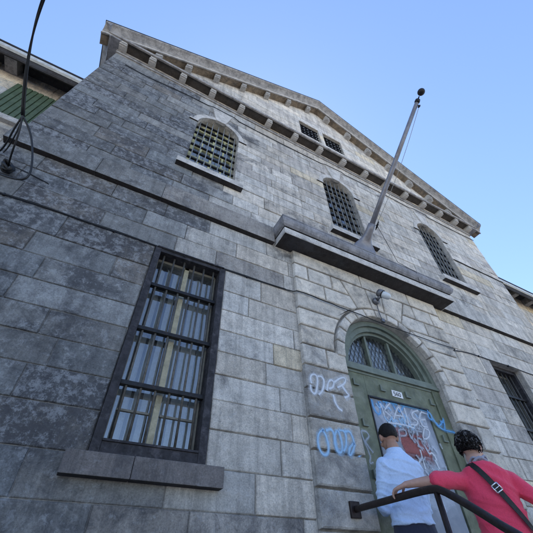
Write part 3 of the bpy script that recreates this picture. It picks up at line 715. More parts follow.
FRAME_WHITE = [ [(-0.635, 2.653), (-0.627, 2.589), (-0.599, 2.498), (-0.584, 2.438)], [(-0.631, 2.654), (-0.563, 2.655), (-0.543, 2.609), (-0.611, 2.567), (-0.589, 2.530), (-0.540, 2.474)], [(-0.677, 2.566), (-0.657, 2.522)], [(-0.584, 2.438), (-0.614, 2.376), (-0.565, 2.396)], [(0.427, 2.678), (0.440, 2.625)], ]

DOOR_REDFILL = [[(-.15+.01*i, 2.765-.040*i), (.215+.01*i, 2.77-.040*i)] for i in range(6)]
DOOR_SMEAR = [[(-.36, 2.50), (-.1, 2.44), (.2, 2.46), (.36, 2.38)], [(-.3, 2.3), (0, 2.36), (.3, 2.26)], [(-.2, 2.2), (.1, 2.12), (.35, 2.18)], [(.25, 2.9), (.34, 2.7), (.37, 2.45)]]

def ribbon(mb, pts, y, wd, peak=1.0):
    P = [Vector(p) for p in pts]
    if len(P) > 2:                                             # rounded strokes
        for _ in range(2):
            Q = [P[0]]
            for a, c in zip(P[:-1], P[1:]): Q += [a*.75+c*.25, a*.25+c*.75]
            P = Q+[P[-1]]
    for i in range(len(P)-1):
        pass
    L = []
    for i, p in enumerate(P):
        tt = (P[min(i+1, len(P)-1)]-P[max(i-1, 0)])
        if tt.length < 1e-6: tt = Vector((1, 0))
        tt.normalize(); L.append((p, Vector((-tt.y, tt.x))))
    offs = ((-1, 0), (-.55, .72*peak), (0, peak), (.55, .72*peak), (1, 0)); ws = [wd*(1+.45*noise.noise(Vector((p.x*14, p.y*14, wd*50)))) for p, _ in L]
    for i in range(len(L)-1):
        for j in range(4):
            o0, o1 = offs[j], offs[j+1]; qd = []
            for (p, nn), o, w_ in ((L[i], o0, ws[i]), (L[i+1], o0, ws[i+1]), (L[i+1], o1, ws[i+1]), (L[i], o1, ws[i])):
                v = p+nn*o[0]*w_; qd.append((v.x, y, v.y))
            b0 = len(mb.v); mb.v += qd; mb.f.append((b0, b0+1, b0+2, b0+3)); mb.m.append(0); mb.sm.append(False)
            mb.c.append((o0[1], o0[1], o1[1], o1[1]))
def graffiti(strokes, y, wd, mat, parent, label):
    mb = MB()
    for k, st in enumerate(strokes):
        ribbon(mb, st, y-.0003*k+.00012, wd*2.6, .30); ribbon(mb, st, y-.0003*k, wd)
        lowp = min(st, key=lambda v: v[1])
        if k % 3 == 0 and wd < .012: ribbon(mb, [lowp, (lowp[0]+.001, lowp[1]-.02-.05*((k*37) % 10)/10)], y-.0003*k-.0001, .0035, .9)
    me = bpy.data.meshes.new('graffiti'); me.from_pydata(mb.v, [], mb.f); me.materials.append(mat)
    at = me.color_attributes.new('tint', 'FLOAT_COLOR', 'CORNER'); arr = []
    for c in mb.c:
        for v in c: arr += [v, v, v, 1]
    at.data.foreach_set('color', arr); ob = bpy.data.objects.new('graffiti', me); COL.objects.link(ob); ob.parent = parent
    if parent is bld: ob.location = (0, 0, -GZ)
    ob['label'] = label; return ob
graffiti(TAG_WHITE, PY-.008, .0125, M['p_white'], bld, 'white sprayed scrawl on the left door pier')
graffiti(TAG_BLUE, PY-.008, .0125, M['p_lblue'], bld, 'pale blue looping tag on the left door pier')
graffiti(DOOR_REDFILL, DY-.0075, .05, M['p_red'], door, 'faded red sprayed block on the door panel')
graffiti(DOOR_SMEAR, DY-.0068, .06, M['p_wash'], door, 'thin white smear low on the door panel')
graffiti(DOOR_WASH, DY-.0085, .05, M['p_wash'], door, 'thin white sprayed wash on the door panel')
rg = random.Random(4)
def scribble(n, x0, x1, z0, z1, loops=5):
    out = []
    for _ in range(n):
        x, z = rg.uniform(x0, x1), rg.uniform(z0, z1); st = [(x, z)]; h = rg.uniform(.04, .11)
        for k in range(rg.randint(3, loops)):
            x += rg.uniform(.0, .055); z += (h if k % 2 else -h)*rg.uniform(.6, 1.1); st.append((min(.40, max(-.40, x)), min(2.99, max(1.3, z))))
        out.append(st)
    return out
graffiti(scribble(16, -.38, .22, 2.78, 2.96), DY-.0092, .011, M['p_wash'], door, 'overlapping white spray strokes at the panel top')
graffiti(scribble(14, -.05, .34, 2.15, 2.72), DY-.0150, .008, M['p_wash'], door, 'overlapping thin white tags on the panel')
graffiti(scribble(9, -.38, .25, 2.84, 2.97), DY-.0112, .008, M['p_lblue'], door, 'pale blue strokes over the panel top')
graffiti(DOOR_BLUE, DY-.0105, .009, M['p_blue'], door, 'blue sprayed outline across the panel top')
graffiti(DOOR_WHITE, DY-.0125, .008, M['p_white'], door, 'white sprayed lettering on the door panel')
graffiti(DOOR_RED_LINES, DY-.0170, .007, M['p_wash'], door, 'white letters over the faded red block')
graffiti(FRAME_BLUE, DY-.0415, .0095, M['p_blue'], door, 'blue sprayed tag on the right door stile')
graffiti(FRAME_WHITE, DY-.0225, .008, M['p_wash'], door, 'white sprayed scrawl on the left door stile')

# ------------------------------------------------------------------ lower wings to left and right
WY = .35
def wing(s, lab):
    x0, x1 = sorted((s*(W+.004), s*(W+9)))
    root = empty('stone_wing', (s*(W+4.5), WY, GZ)); tag(root, lab, 'building')
    off = Vector((-root.location.x, -root.location.y, -root.location.z))
    def pp(mb, name, mats, par=root):
        o = mb.build(name, mats, par)
        if par is root: o.location = off
        return o
    xs = [W+.39, W+2.6, W+4.9, W+7.2]
    ops = sorted([('rect', s*x-.30, s*x+.30, 5.64, 6.50) for x in xs]+[('rect', s*x-.30, s*x+.30, 2.2, 4.0) for x in xs[1:]], key=lambda o: o[1])
    b = MB(); rws = [-.05+.254*i for i in range(19)]+[4.76, 5.04, 5.24, 5.44, 5.64, 5.86, 6.08, 6.29, 6.50, 6.69, 6.90]
    lay(b, rws, vert(x0), vert(x1), ops, lambda x, z, r: tuple(v*k for v, k in zip(tint_wall(-1, z, r), (1.2, 1.1, .95, .8) if z > 6.45 or r.random() < .3 else (1, 1, 1, 1))), yf=WY, seed=20+s, prj=.008)
    for op in ops: reveal(b, op, WY+.004, WY+.3, 0, (.9, .9, .9)); backing(b, op, WY+.3, .02)
    b.face([(s*(W+9), WY, GZ-.3), (s*(W+9), 8, GZ-.3), (s*(W+9), 8, 7), (s*(W+9), WY, 7)], 0, (.9, .9, .9))
    pp(b, 'wall', [M['wall'], M['mortar'], M['room']])
    c = MB(); c.extr([(WY+.02, 6.905), (WY-.25, 6.905), (WY-.255, 6.66), (WY-.285, 6.66), (WY-.30, 6.70), (WY-.31, 6.76), (WY-.32, 6.775), (WY+.02, 6.95)], x0+.004, x1, 0) if False else None
    c.extr([(WY+.02, 6.85), (WY-.24, 6.85), (WY-.245, 6.62), (WY-.27, 6.60), (WY-.285, 6.62), (WY-.30, 6.72), (WY-.30, 6.90), (WY+.02, 6.95)], x0+.004, x1, 0)
    cn = pp(c, 'cornice', M['soffit'])
    g = MB(); g.extr([(WY-.302, 6.69), (WY-.328, 6.71), (WY-.335, 6.765), (WY-.302, 6.79)], x0+.006, x1, 0); g.build('gutter', M['flashing'], cn)
    m_ = MB(); m_.box((-.075, WY-.235, 6.69), (.075, WY+.0, 6.848), 0, bev=.006); a0 = m_.build('modillion', M['rake'], cn); a0.location = (s*(W+.86), 0, 0)
    for i in range(1, 13): copy_part(a0, cn).location = (s*(W+.86+.64*i), 0, 0)
    r_ = MB(); r_.face([(x0+.004, WY-.33, 6.80), (x1, WY-.33, 6.80), (x1, 5, 8.6), (x0+.004, 5, 8.6)]); pp(r_, 'roof', M['roof'])
    bl = MB(); bl.box((x0+.004, WY-.035, 4.763), (x1, WY+.02, 5.04), 0, bev=.006); pp(bl, 'belt_course', M['trim'])
    for i, x in enumerate(xs):
        q = MB(); a, e = s*x-.30, s*x+.30
        q.box((a+.004, WY-.01, 5.644), (e-.004, WY+.03, 6.496), 0)
        for k in range(9): q.box((a+.006+.066*k, WY-.024, 5.65), (a+.006+.066*k+.052, WY-.008, 6.49), 0, bev=.004)
        sh = pp(q, 'shutter', M['shutter'])
        q = MB(); q.box((a-.08, WY-.06, 5.54), (e+.08, WY+.02, 5.638), 0, bev=.006); q.build('sill', M['trim'], sh)
        if i:
            q = MB(); q.box((a, WY+.12, 2.2), (a+.05, WY+.18, 4.0), 0); q.box((e-.05, WY+.12, 2.2), (e, WY+.18, 4.0), 0); q.box((a, WY+.12, 3.05), (e, WY+.18, 3.12), 0)
            wn = pp(q, 'window', M['woodframe']); g = MB(); g.face([(a, WY+.15, 2.2), (e, WY+.15, 2.2), (e, WY+.15, 4.0), (a, WY+.15, 4.0)]); g.build('pane', M['glass'], wn)
    return root
wing(-1, 'lower stone wing with green shutter, left of the gabled block')
wing(1, 'lower stone wing with bracketed eaves, right of the gabled block')
# ------------------------------------------------------------------ things on the front
# flagpole leaning out over the hood
fp = empty('flagpole', (0, -.13, 5.10)); tag(fp, 'grey steel flagpole leaning out from a flared foot on the door hood', 'flagpole')
fo = Vector((0, .13, -5.10))
def fpart(mb, name, mat, par=None):
    o = mb.build(name, mat, par or fp)
    if par is None: o.location = fo
    return o
P1 = Vector((0, -1.972, 6.942)); P0 = Vector((0, -.335, 5.535)); PD = (P1-P0).normalized()
b = MB()                                                     # flared cast foot: a broad gusset narrowing to the pole socket
ft = []
for t, y, z, wx, wy in ((0, -.10, 5.085, .255, .070), (1, -.115, 5.20, .245, .066), (2, -.135, 5.31, .215, .060), (3, -.165, 5.38, .165, .056), (4, -.205, 5.43, .115, .055), (5, -.25, 5.47, .082, .056), (6, -.30, 5.51, .064, .057), (7, -.36, 5.56, .058, .056), (8, -.43, 5.62, .055, .055)):
    u = Vector((1, 0, 0)); v = Vector((0, -1, .1)).normalized().lerp(Vector((0, -.65, .76)) if False else PD.cross(u).normalized()*-1 if PD.cross(u).y > 0 else PD.cross(u).normalized(), min(1, t/6)).normalized()
    c0 = Vector((0, y, z)); pw = .55 if t < 4 else .9
    ft.append([c0+u*wx*math.copysign(abs(math.cos(a))**pw, math.cos(a))+v*wy*math.copysign(abs(math.sin(a))**pw, math.sin(a)) for a in [2*math.pi*i/24 for i in range(24)]])
b.grid(ft, closed=True, caps=True); b.box((-.28, -.22, 5.070), (.28, -.005, 5.098), 0, bev=.006)
for x in (-.24, .24): b.lathe([(.013, 0), (.013, .014), (.006, .018)], (x, -.19, 5.097), (0, 0, 1), 6)
fpart(b, 'base_bracket', M['pole'])
b = MB(); b.tube([P0-PD*.06, P0+PD*.6, P0+PD*1.4, P1], [.041, .038, .034, .030], 20); fpart(b, 'pole', M['pole'])
b = MB(); b.lathe([(.036, -.02), (.040, 0), (.036, .03), (.012, .035), (.008, .085)], P1-PD*.02, PD, 16); fpart(b, 'truck_cap', M['iron'])
b = MB(); bc = Vector((0, -2.079, 7.020)); b.lathe([(.055*math.sin(math.pi*i/14), -.055*math.cos(math.pi*i/14)) for i in range(15)], bc, PD, 20); fpart(b, 'finial_ball', M['iron'])
b = MB(); pc = P1-PD*.06+Vector((.03, 0, -.06)); b.tube([P1-PD*.05, pc], .008, 8); b.lathe([(.02, -.008), (.026, 0), (.02, .008)], pc, (1, 0, 0), 14); fpart(b, 'pulley', M['iron'])
cl = Vector((.05, -.47, 5.56)); rp = [pc.lerp(cl+Vector((.0, 0, .03)), t)+Vector((.02*math.sin(math.pi*t), 0, -.05*math.sin(math.pi*t))) for t in [i/16 for i in range(17)]]
b = MB(); b.tube(rp, .0042, 6); fpart(b, 'halyard', M['rope'])
b = MB(); b.tube([cl+Vector((-.02, 0, 0)), cl], .01, 8); b.tube([cl-PD*.07, cl, cl+PD*.07], [.006, .010, .006], 8)
for k in range(5): b.tube([cl+PD*(-.03+.012*k)+Vector((.012*math.cos(a), .012*math.sin(a), .0)) for a in [i*math.pi/5 for i in range(11)]], .005, 6)
fpart(b, 'cleat', M['iron'])
b = MB(); b.tube([cl, (.45, -.30, 5.10), (.78, -.318, 5.02), (.80, -.285, 4.86), (.90, -.15, 4.745), (.97, -.075, 4.73)], .0035, 6)
tag(b.build('ground_wire', M['cable']), 'thin dark wire running from the flagpole over the hood edge', 'wire')

# wall lamp over the arch
lp = empty('wall_lamp', (-.035, -.062, 4.33)); tag(lp, 'jar-shaped wall lamp with white globe above the door arch', 'lamp')
b = MB(); b.lathe([(.055, 0), (.058, .02), (.050, .05), (.02, .055)], (0, 0, 0), (0, -1, 0), 18); b.build('wall_box', M['lamphouse'], lp)
b = MB(); b.tube([(0, -.05, .0), (.01, -.10, .025), (.035, -.13, .065)], .022, 12); b.build('arm', M['lamphouse'], lp)
ax = Vector((.35, -.42, -.55)).normalized(); q0 = Vector((.03, -.125, .09))
b = MB(); b.lathe([(.02, -.055), (.055, -.045), (.064, -.02), (.066, .03), (.060, .034)], q0, ax, 20); b.build('cap', M['lamphouse'], lp)
b = MB(); b.lathe([(.052, .03), (.056, .06), (.055, .11), (.047, .145), (.028, .165), (.004, .172)], q0, ax, 20); b.build('globe', M['globe'], lp)
b = MB(); cp = q0+ax*.036; u = ax.orthogonal().normalized(); v = ax.cross(u)
b.tube([cp+(u*math.cos(t)+v*math.sin(t))*.061 for t in [2*math.pi*i/24 for i in range(25)]], .007, 6, caps=False); b.build('retaining_ring', M['iron'], lp)
b = MB(); b.tube([(-.0, -.02, -.05), (.0, -.015, -.15), (-.008, -.022, -.25), (.0, -.03, -.36)], .007, 8); b.box((-.025, -.05, -.40), (.03, -.012, -.345), 0, bev=.006); b.build('supply_wire', M['lamphouse'], lp)

lp.scale = (.86, .86, .86)
# cables
b = MB()
def wob(x): return 4.036+.006*math.sin(x*3.1)+.004*math.sin(x*7.7)
pts = [(-W+.02+i*.1, -.018, wob(-W+i*.1)) for i in range(33)]
pts = [p for p in pts if p[0] < -1.34]+[(-1.315, -.03, 4.045), (-1.295, -.07, 4.03)]+[(-1.2+.1*i, -.074, 4.035-.010*i*.6+.004*math.sin(i*2)) for i in range(6)]+[(-.62, -.078, 4.0)]
b.tube(pts, .0065, 8); b.tube([(p[0], p[1]+.006, p[2]+.016+.004*math.sin(p[0]*9)) for p in pts if p[0] < -1.34], .004, 6)
b.tube([(-.62, -.078, 4.0), (-.4, -.085, 3.985), (-.2, -.085, 3.97), (-.02, -.088, 3.955), (.2, -.085, 3.955), (.5, -.085, 3.95), (.66, -.078, 3.955), (.9, -.074, 3.955), (1.2, -.074, 3.962), (1.29, -.07, 3.965), (1.31, -.022, 3.975)], .0055, 8)
b.tube([(1.31, -.022, 3.975), (1.5, -.016, 4.015)]+[(1.7+.1*i, -.018, wob(i*.1+1.7)) for i in range(29)], .0065, 8)
for x in (-4.2, -3.3, -2.6, -1.9, 1.9, 2.6, 3.4, 4.1): b.box((x-.008, -.026, wob(x)-.012), (x+.008, .002, wob(x)+.014), 0, bev=.003)
tag(b.build('wall_cable', M['cable']), 'black cable clipped level along the front above the ground-floor windows', 'cable')
b = MB(); pts = []
for i in range(85):
    x = -W+.25+i*.105; z = 8.02+.05*math.sin(x*1.1)-.16*math.exp(-((x+4.0)/.7)**2)+.10*max(0, (x-2.2)/2.2)
    if min(abs(x-c) for c in (-UX, 0, UX)) < .24: pts.append((x, -.036, max(z, 8.0)))
    else: pts.append((x, -.016, z))
b.tube(pts, .0075, 8); tag(b.build('wall_cable', M['cable']), 'black cable sagging under the pediment cornice above the arched windows', 'cable')
b = MB(); b.tube([(2.90, .08, 6.60), (2.91, -.012, 6.60), (2.96, -.016, 6.585)]+[(3.0+.1*i, -.016, 6.585+.004*math.sin(i*1.3)) for i in range(16)]+[(W+.008, -.014, 6.59), (W+.012, .1, 6.59)], .010, 8)
tag(b.build('wall_cable', M['cable']), 'short black cable running from the right arched window to the corner', 'cable')
# service drop: twisted black cables coming from over the street to the west corner
b = MB()
S0 = Vector((-4.285, -.50, 4.53)); S1 = Vector((-4.33, -1.30, 4.925)); SM = Vector((-4.43, -.90, 4.90))
def drop(t):
    if t <= 1:
        p = S0*(1-t)**2+SM*2*t*(1-t)+S1*t*t; return p
    d = (S1-SM).normalized(); return S1+d*(t-1)*1.2+Vector((-.02, -.25, .22))*(t-1)**1.5
for k in range(2):
    pts = []
    for i in range(90):
        t = i/89*6; c = drop(t); a = t*2.6+k*3.1416; rr = .0078
        pts.append(c+Vector((math.cos(a), 0.25*math.sin(a), .4*math.sin(a)))*rr)
    b.tube(pts, .0078, 8)
def px(pts, r): b.tube([Vector(p) for p in pts], r, 8)
def smooth(pts, n=3):
    P = [Vector(p) for p in pts]
    for _ in range(n):
        Q = [P[0]]
        for a, c in zip(P[:-1], P[1:]): Q += [a*.75+c*.25, a*.25+c*.75]
        P = Q+[P[-1]]
    return P
b.tube(smooth([S0, (-4.19, -.45, 4.44), (-4.10, -.42, 4.28), (-4.02, -.40, 4.09), (-3.98, -.38, 3.96), (-4.0, -.36, 3.90), (-4.10, -.30, 3.94), (-4.26, -.2, 4.05), (-4.44, -.06, 4.2)]), .0085, 8)
b.tube(smooth([S0, (-4.24, -.42, 4.36), (-4.24, -.3, 4.25), (-4.30, -.12, 4.33), (-4.33, -.03, 4.36)]), .0075, 8)
b.tube(smooth([S0, (-4.30, -.42, 4.42), (-4.34, -.26, 4.36), (-4.42, -.12, 4.38), (-4.52, -.03, 4.46)]), .0075, 8)
b.tube(smooth([S0, (-4.27, -.44, 4.44), (-4.29, -.34, 4.38), (-4.35, -.2, 4.42), (-4.45, -.03, 4.55)]), .006, 8)
o = b.build('service_cable', M['cable']); tag(o, 'black twisted overhead cables splitting into loops at the upper left', 'cable')
b = MB(); c0 = Vector((-4.31, -.055, 4.325))
for k in range(4):
    b.tube([c0+Vector((.045*math.cos(a+k), -.012*k+.01*math.sin(3*a), .05*math.sin(a+k*.7))) for a in [2*math.pi*i/18 for i in range(19)]], .012, 8, caps=False)
b.lathe([(.02, 0), (.024, .03), (.016, .05)], c0+Vector((0, .055, 0)), (0, -1, 0), 12)
tag(b.build('cable_coil', M['cable']), 'small black coil of cable fixed to the wall at the left edge', 'cable coil')
b = MB(); b.tube([(-4.40, -.008, 4.445), (-4.2, -.009, 4.42), (-4.00, -.008, 4.375), (-3.985, .012, 4.372)], .0045, 6)
tag(b.build('old_conduit', M['cable']), 'short dark wire slanting down the wall below the left belt course', 'wire')

# handrail on the left of the steps
hr = empty('handrail', (-.97, -.83, LAND)); tag(hr, 'dark brown pipe handrail fixed to the left door pier and sloping down the steps', 'handrail')
ho = Vector((.97, .83, -LAND))
def hpart(mb, name, mat):
    o = mb.build(name, mat, hr); o.location = ho; return o
HX, HY0, HC, HZ = -.97, PY-.012, -.83, 2.010
slope = .60
b = MB(); end = -2.6
pts = smooth([(HX, HY0-.01, HZ), (HX, -.45, HZ), (HX, HC+.05, HZ), (HX, HC-.05, HZ-.02), (HX, -1.3, HZ-(1.3-.83)*.72), (HX, end, HZ-(2.6-.83)*.66)], 2)
b.tube(pts, .0215, 16); hpart(b, 'rail', M['ironrail'])
for y, zt, zb in ((HC+.005, HZ-.01, LAND), (-2.27, HZ-(2.27-.83)*.665, GZ+.1617)):
    b = MB(); b.tube([(HX, y, zb), (HX, y, zt)], .017, 14); b.lathe([(.04, 0), (.04, .008), (.02, .012)], (HX, y, zb), (0, 0, 1), 16); hpart(b, 'post', M['ironrail'])
b = MB(); b.box((HX-.045, HY0-.012, HZ-.055), (HX+.045, HY0+.03, HZ+.05), 0, bev=.005); hpart(b, 'wall_plate', M['ironrail'])
# ------------------------------------------------------------------ people
def subsurface(name, col, rough=.5):
    m, t, bs = newmat(name)
    tc = t.nodes.new('ShaderNodeTexCoord'); co = tc.outputs['Object']
    c = mix(t, 1.0, col, ramp(t, noise_n(t, co, 22, 6, .6), [(.3, .85), (.7, 1.1)]), 'MULTIPLY')
    t.links.new(c, bs.inputs['Base Color']); bs.inputs['Roughness'].default_value = rough
    bs.inputs['Subsurface Weight'].default_value = .12; bs.inputs['Subsurface Radius'].default_value = (.02, .008, .005); bs.inputs['Subsurface Scale'].default_value = .4
    bump(t, bs, noise_n(t, co, 180, 4, .6), .2, .001)
    return m
M['skin_m'] = subsurface('tan_skin', (.40, .22, .15)); M['skin_w'] = subsurface('light_skin', (.50, .30, .23))
M['shirt'] = fabric('pale_blue_shirt_cloth', (.52, .66, .88), .6, 9, .03)
M['jeans'] = fabric('dark_navy_trouser_cloth', (.03, .035, .06), .4, 9)
M['top'] = fabric('raspberry_jersey', (.74, .065, .125), .7, 6, .035)
M['slacks'] = fabric('black_trouser_cloth', (.02, .02, .022), .4, 9)
M['hair_m'] = plain('short_black_hair', (.010, .008, .007), .5, 0, .5, 90, .9, .006)
M['hair_w'] = plain('dark_curly_hair', (.012, .010, .010), .68, 0, .5, 60, .6, .004, spec=.15)
M['hair_g'] = plain('grey_streaked_hair', (.11, .105, .105), .65, 0, .4, 60, .6, .004, spec=.15)
M['eye'] = plain('eye_white', (.7, .7, .68), .2, 0, .03); M['lens'] = plain('dark_glasses_frame', (.015, .015, .02), .25)
M['leather'] = plain('black_strap_webbing', (.012, .012, .013), .6, 0, .3, 50, .3, .002); M['steel'] = plain('bright_buckle_steel', (.75, .75, .76), .25, 1, .05)
M['scarf'] = fabric('navy_and_white_scarf', (.30, .31, .38), .5, 20); M['shoe'] = plain('black_shoe_leather', (.02, .018, .016), .45)

def remesh(mb, vox, smooth_it, name):
    me = bpy.data.meshes.new(name+'_raw'); me.from_pydata(mb.v, [], mb.f); me.update()
    bm = bmesh.new(); bm.from_mesh(me); bmesh.ops.recalc_face_normals(bm, faces=bm.faces[:]); bm.to_mesh(me); bm.free()
    ob = bpy.data.objects.new(name+'_raw', me); COL.objects.link(ob)
    r = ob.modifiers.new('r', 'REMESH'); r.mode = 'VOXEL'; r.voxel_size = vox; r.use_smooth_shade = True
    if smooth_it:
        s = ob.modifiers.new('s', 'SMOOTH'); s.factor = .5; s.iterations = smooth_it
    dg = bpy.context.evaluated_depsgraph_get(); dg.update()
    out = bpy.data.meshes.new_from_object(ob.evaluated_get(dg)); out.name = name
    bpy.data.objects.remove(ob); bpy.data.meshes.remove(me)
    out.polygons.foreach_set('use_smooth', [True]*len(out.polygons))
    return out
def obj_me(name, me, mat, parent=None):
    me.materials.clear(); me.materials.append(mat); o = bpy.data.objects.new(name, me); COL.objects.link(o)
    if parent: o.parent = parent
    return o
def ring(c, a, bq, n=28, p=2.3, fwd=1.0, yaw=0.0):
    out = []
    for i in range(n):
        t = 2*math.pi*i/n; cx, sy = math.cos(t), math.sin(t)
        x = a*math.copysign(abs(cx)**(2/p), cx); y = bq*math.copysign(abs(sy)**(2/p), sy)
        x, y = x*math.cos(yaw)-y*math.sin(yaw), x*math.sin(yaw)+y*math.cos(yaw)
        out.append((c[0]+x, c[1]+y, c[2]))
    return out
def ellipsoid(mb, c, r, n=18, rot=None):
    rows = []
    for i in range(1, n):
        ph = math.pi*i/n
        rows.append([Vector((r[0]*math.sin(ph)*math.cos(2*math.pi*k/n), r[1]*math.sin(ph)*math.sin(2*math.pi*k/n), -r[2]*math.cos(ph))) for k in range(n)])
    rows = [[(rot @ p if rot else p)+Vector(c) for p in rw] for rw in rows]
    mb.grid(rows, closed=True, caps=True)
def hand(mb, wrist, fwd, palm, side, curl, s=1.0, spread=.12):
    """palm block, four curled fingers of unequal length and a thumb leaving the side of the palm near its base"""
    f = Vector(fwd).normalized(); n = Vector(palm); n = (n-f*n.dot(f)).normalized(); l = f.cross(n)*side; w0 = Vector(wrist)
    for k, q in enumerate((-.027, -.009, .009, .026)):
        mb.capsule([w0+l*q*.6*s, w0+f*.05*s+l*q*s, w0+f*.085*s+l*q*1.05*s], [.017*s, .0155*s, .012*s], 10)
    for q, ln, in zip((-.030, -.010, .010, .029), (.062, .078, .084, .074)):
        p = w0+f*.085*s+l*q*1.05*s; d = (f+l*q*spread*20*.1).normalized(); pts = [p]
        for j, fr in enumerate((.45, .31, .24)):
            d = (Matrix.Rotation(curl*(1.0, 1.15, .8)[j], 3, d.cross(n).normalized()) @ d).normalized(); p = p+d*ln*fr*s; pts.append(p)
        mb.capsule(pts, [.0098*s, .0090*s, .0082*s, .0068*s], 10)
    p = w0+f*.025*s+l*.026*s; d = (f*.55+l*.75+n*.25).normalized(); pts = [w0+f*.015*s+l*.015*s, p]
    for j, ln in enumerate((.042, .030, .022)):
        d = (d+f*.18+n*curl*.28).normalized(); p = p+d*ln*s; pts.append(p)
    mb.capsule(pts, [.016*s, .0145*s, .0115*s, .0105*s, .008*s], 10)
def head(mb, c, s, rot):
    c = Vector(c)
    def E(o, r): ellipsoid(mb, c+rot @ (Vector(o)*s), [v*s for v in r], 20, rot)
    E((0, -.012, .022), (.074, .092, .088)); E((0, .022, -.035), (.060, .066, .082)); E((0, .046, -.088), (.034, .030, .026))
    E((0, .088, -.012), (.013, .018, .026)); E((0, .100, -.028), (.016, .014, .012)); E((0, .076, -.062), (.026, .012, .009)); E((0, .076, -.074), (.022, .012, .008))
    E((.030, .070, .022), (.024, .016, .008)); E((-.030, .070, .022), (.024, .016, .008))
    for q in (-1, 1):
        E((q*.076, -.006, -.010), (.010, .021, .033)); E((q*.082, -.014, -.004), (.007, .018, .028)); E((q*.045, .05, -.035), (.025, .025, .022))

def figure(kind, loc, facing, H, hw, torso, joints, head_c, head_rot, mats, hands):
    """one continuous body mesh with clothing, hair and eyes as its children; local +Y is the way the person faces"""
    root = None
    b = MB()
    trg = [ring((cx, cy, z), a, bb) for z, a, bb, cx, cy in torso]
    b.grid(trg, closed=True, caps=True)
    J = joints
    for s in ('l', 'r'):
        b.capsule([J['hip'+s], J['knee'+s], J['ank'+s]], [.085, .055, .038], 16)
        a = J['ank'+s]; b.capsule([Vector(a)+Vector((0, -.05, -.045)), Vector(a)+Vector((0, .05, -.05)), Vector(a)+Vector((0, .14, -.06))], [.036, .038, .028], 12)
        sh, el, wr = Vector(J['sh'+s]), Vector(J['el'+s]), Vector(J['wr'+s])
        b.capsule([sh, sh.lerp(el, .5), el, el.lerp(wr, .35), wr], [.052*J['arm'], .044*J['arm'], .037*J['arm'], .036*J['arm'], .025*J['arm']], 14)
        hd = hands[s]; hand(b, wr, hd[0], hd[1], hd[2], hd[3], hd[4])
    hc = Vector(head_c); b.capsule([(hc.x*.3, torso[-1][4], torso[-1][0]-.05), hc+head_rot @ Vector((0, -.02, -.07))], [.056*J['arm']**.5, .052*J['arm']**.5], 16)
    head(b, hc, J['hs'], head_rot)
    me = remesh(b, .0055, 4, 'person'); root = obj_me('person', me, mats['skin'])
    root.location = loc; root.rotation_euler = (0, 0, -facing)
    # trousers and shoes
    t = MB(); lo = [r for r in torso if r[0] <= J['waist']+.06]
    t.grid([ring((cx, cy, z), a+.012, bb+.012) for z, a, bb, cx, cy in lo], closed=True, caps=True)
    for s in ('l', 'r'):
        t.capsule([J['hip'+s], Vector(J['hip'+s]).lerp(Vector(J['knee'+s]), .5), J['knee'+s], Vector(J['ank'+s])+Vector((0, 0, .0))], [.105, .09, .075, .068], 18)
    obj_me('trousers', remesh(t, .012, 4, 'trousers'), mats['trousers'], root)
    for s in ('l', 'r'):
        q = MB(); a = Vector(J['ank'+s]); q.capsule([a+Vector((0, -.055, -.040)), a+Vector((0, .05, -.045)), a+Vector((0, .16, -.055))], [.045, .047, .036], 14)
        obj_me('shoe', remesh(q, .009, 3, 'shoe'), M['shoe'], root)
    # shirt or top
    c = MB(); up = [r for r in torso if r[0] >= J['hem']-.2]
    rr = [ring((cx, cy, max(z, J['hem'])), a+J['loose']*(1.0 if z < J['hem']+.35 else .75), bb+J['loose']*(1.0 if z < J['hem']+.35 else .75)) for z, a, bb, cx, cy in up]
    c.grid(rr, closed=True, caps=True)
    for s in ('l', 'r'):
        sh, el, wr = Vector(J['sh'+s]), Vector(J['el'+s]), Vector(J['wr'+s])
        if J['sleeve'] <= 1: pts, rd = [sh, sh.lerp(el, .5), sh.lerp(el, J['sleeve'])], [.066, .060, .056]
        else: pts, rd = [sh, sh.lerp(el, .5), el, el.lerp(wr, .5), el.lerp(wr, J['sleeve']-1)], [.068, .064, .056, .050, .042]
        c.capsule(pts, [v*J['arm'] for v in rd], 16)
    return root, c

def wrinkle(me, amp, sc_, seedv, tilt=1.2):
    for v in me.vertices:
        p = v.co; q = Vector((p.x*sc_*.45+p.z*tilt*2, p.y*sc_*.45, p.z*sc_*1.1+p.x*tilt*3.0))+Vector((seedv, 0, 0))
        w_ = noise.noise(q*.5)*.6
        r1 = 1-min(1, abs(noise.noise(q+Vector((0, 0, w_))))*3.2); r2 = 1-min(1, abs(noise.noise(q*2.1+Vector((5, w_, 0))))*3.2)
        v.co = p+v.normal*amp*(r1*r1*.9+r2*r2*.4-.35)

# --- the man in the pale blue shirt
mloc = Vector((-.60, -.245, LAND)); MF = R(9)
torsoM = [(.82, .140, .098, 0, 0), (.92, .152, .106, 0, 0), (1.03, .136, .094, 0, 0), (1.13, .136, .092, 0, 0), (1.23, .150, .100, 0, 0), (1.33, .160, .102, 0, -.005), (1.385, .150, .092, 0, -.008), (1.42, .118, .078, 0, -.01), (1.452, .080, .062, 0, -.01), (1.48, .054, .053, 0, -.006)]
JM = dict(hipl=(-.085, 0, .88), kneel=(-.09, .02, .48), ankl=(-.10, -.02, .09), hipr=(.085, 0, .88), kneer=(.09, .02, .48), ankr=(.11, -.02, .09),
          shl=(-.150, -.01, 1.370), ell=(-.190, .05, 1.09), wrl=(-.08, .19, 1.10), shr=(.150, -.01, 1.370), elr=(.190, .05, 1.09), wrr=(.07, .19, 1.13),
          arm=.88, hs=.93, waist=1.0, hem=.985, loose=.018, sleeve=1.85)
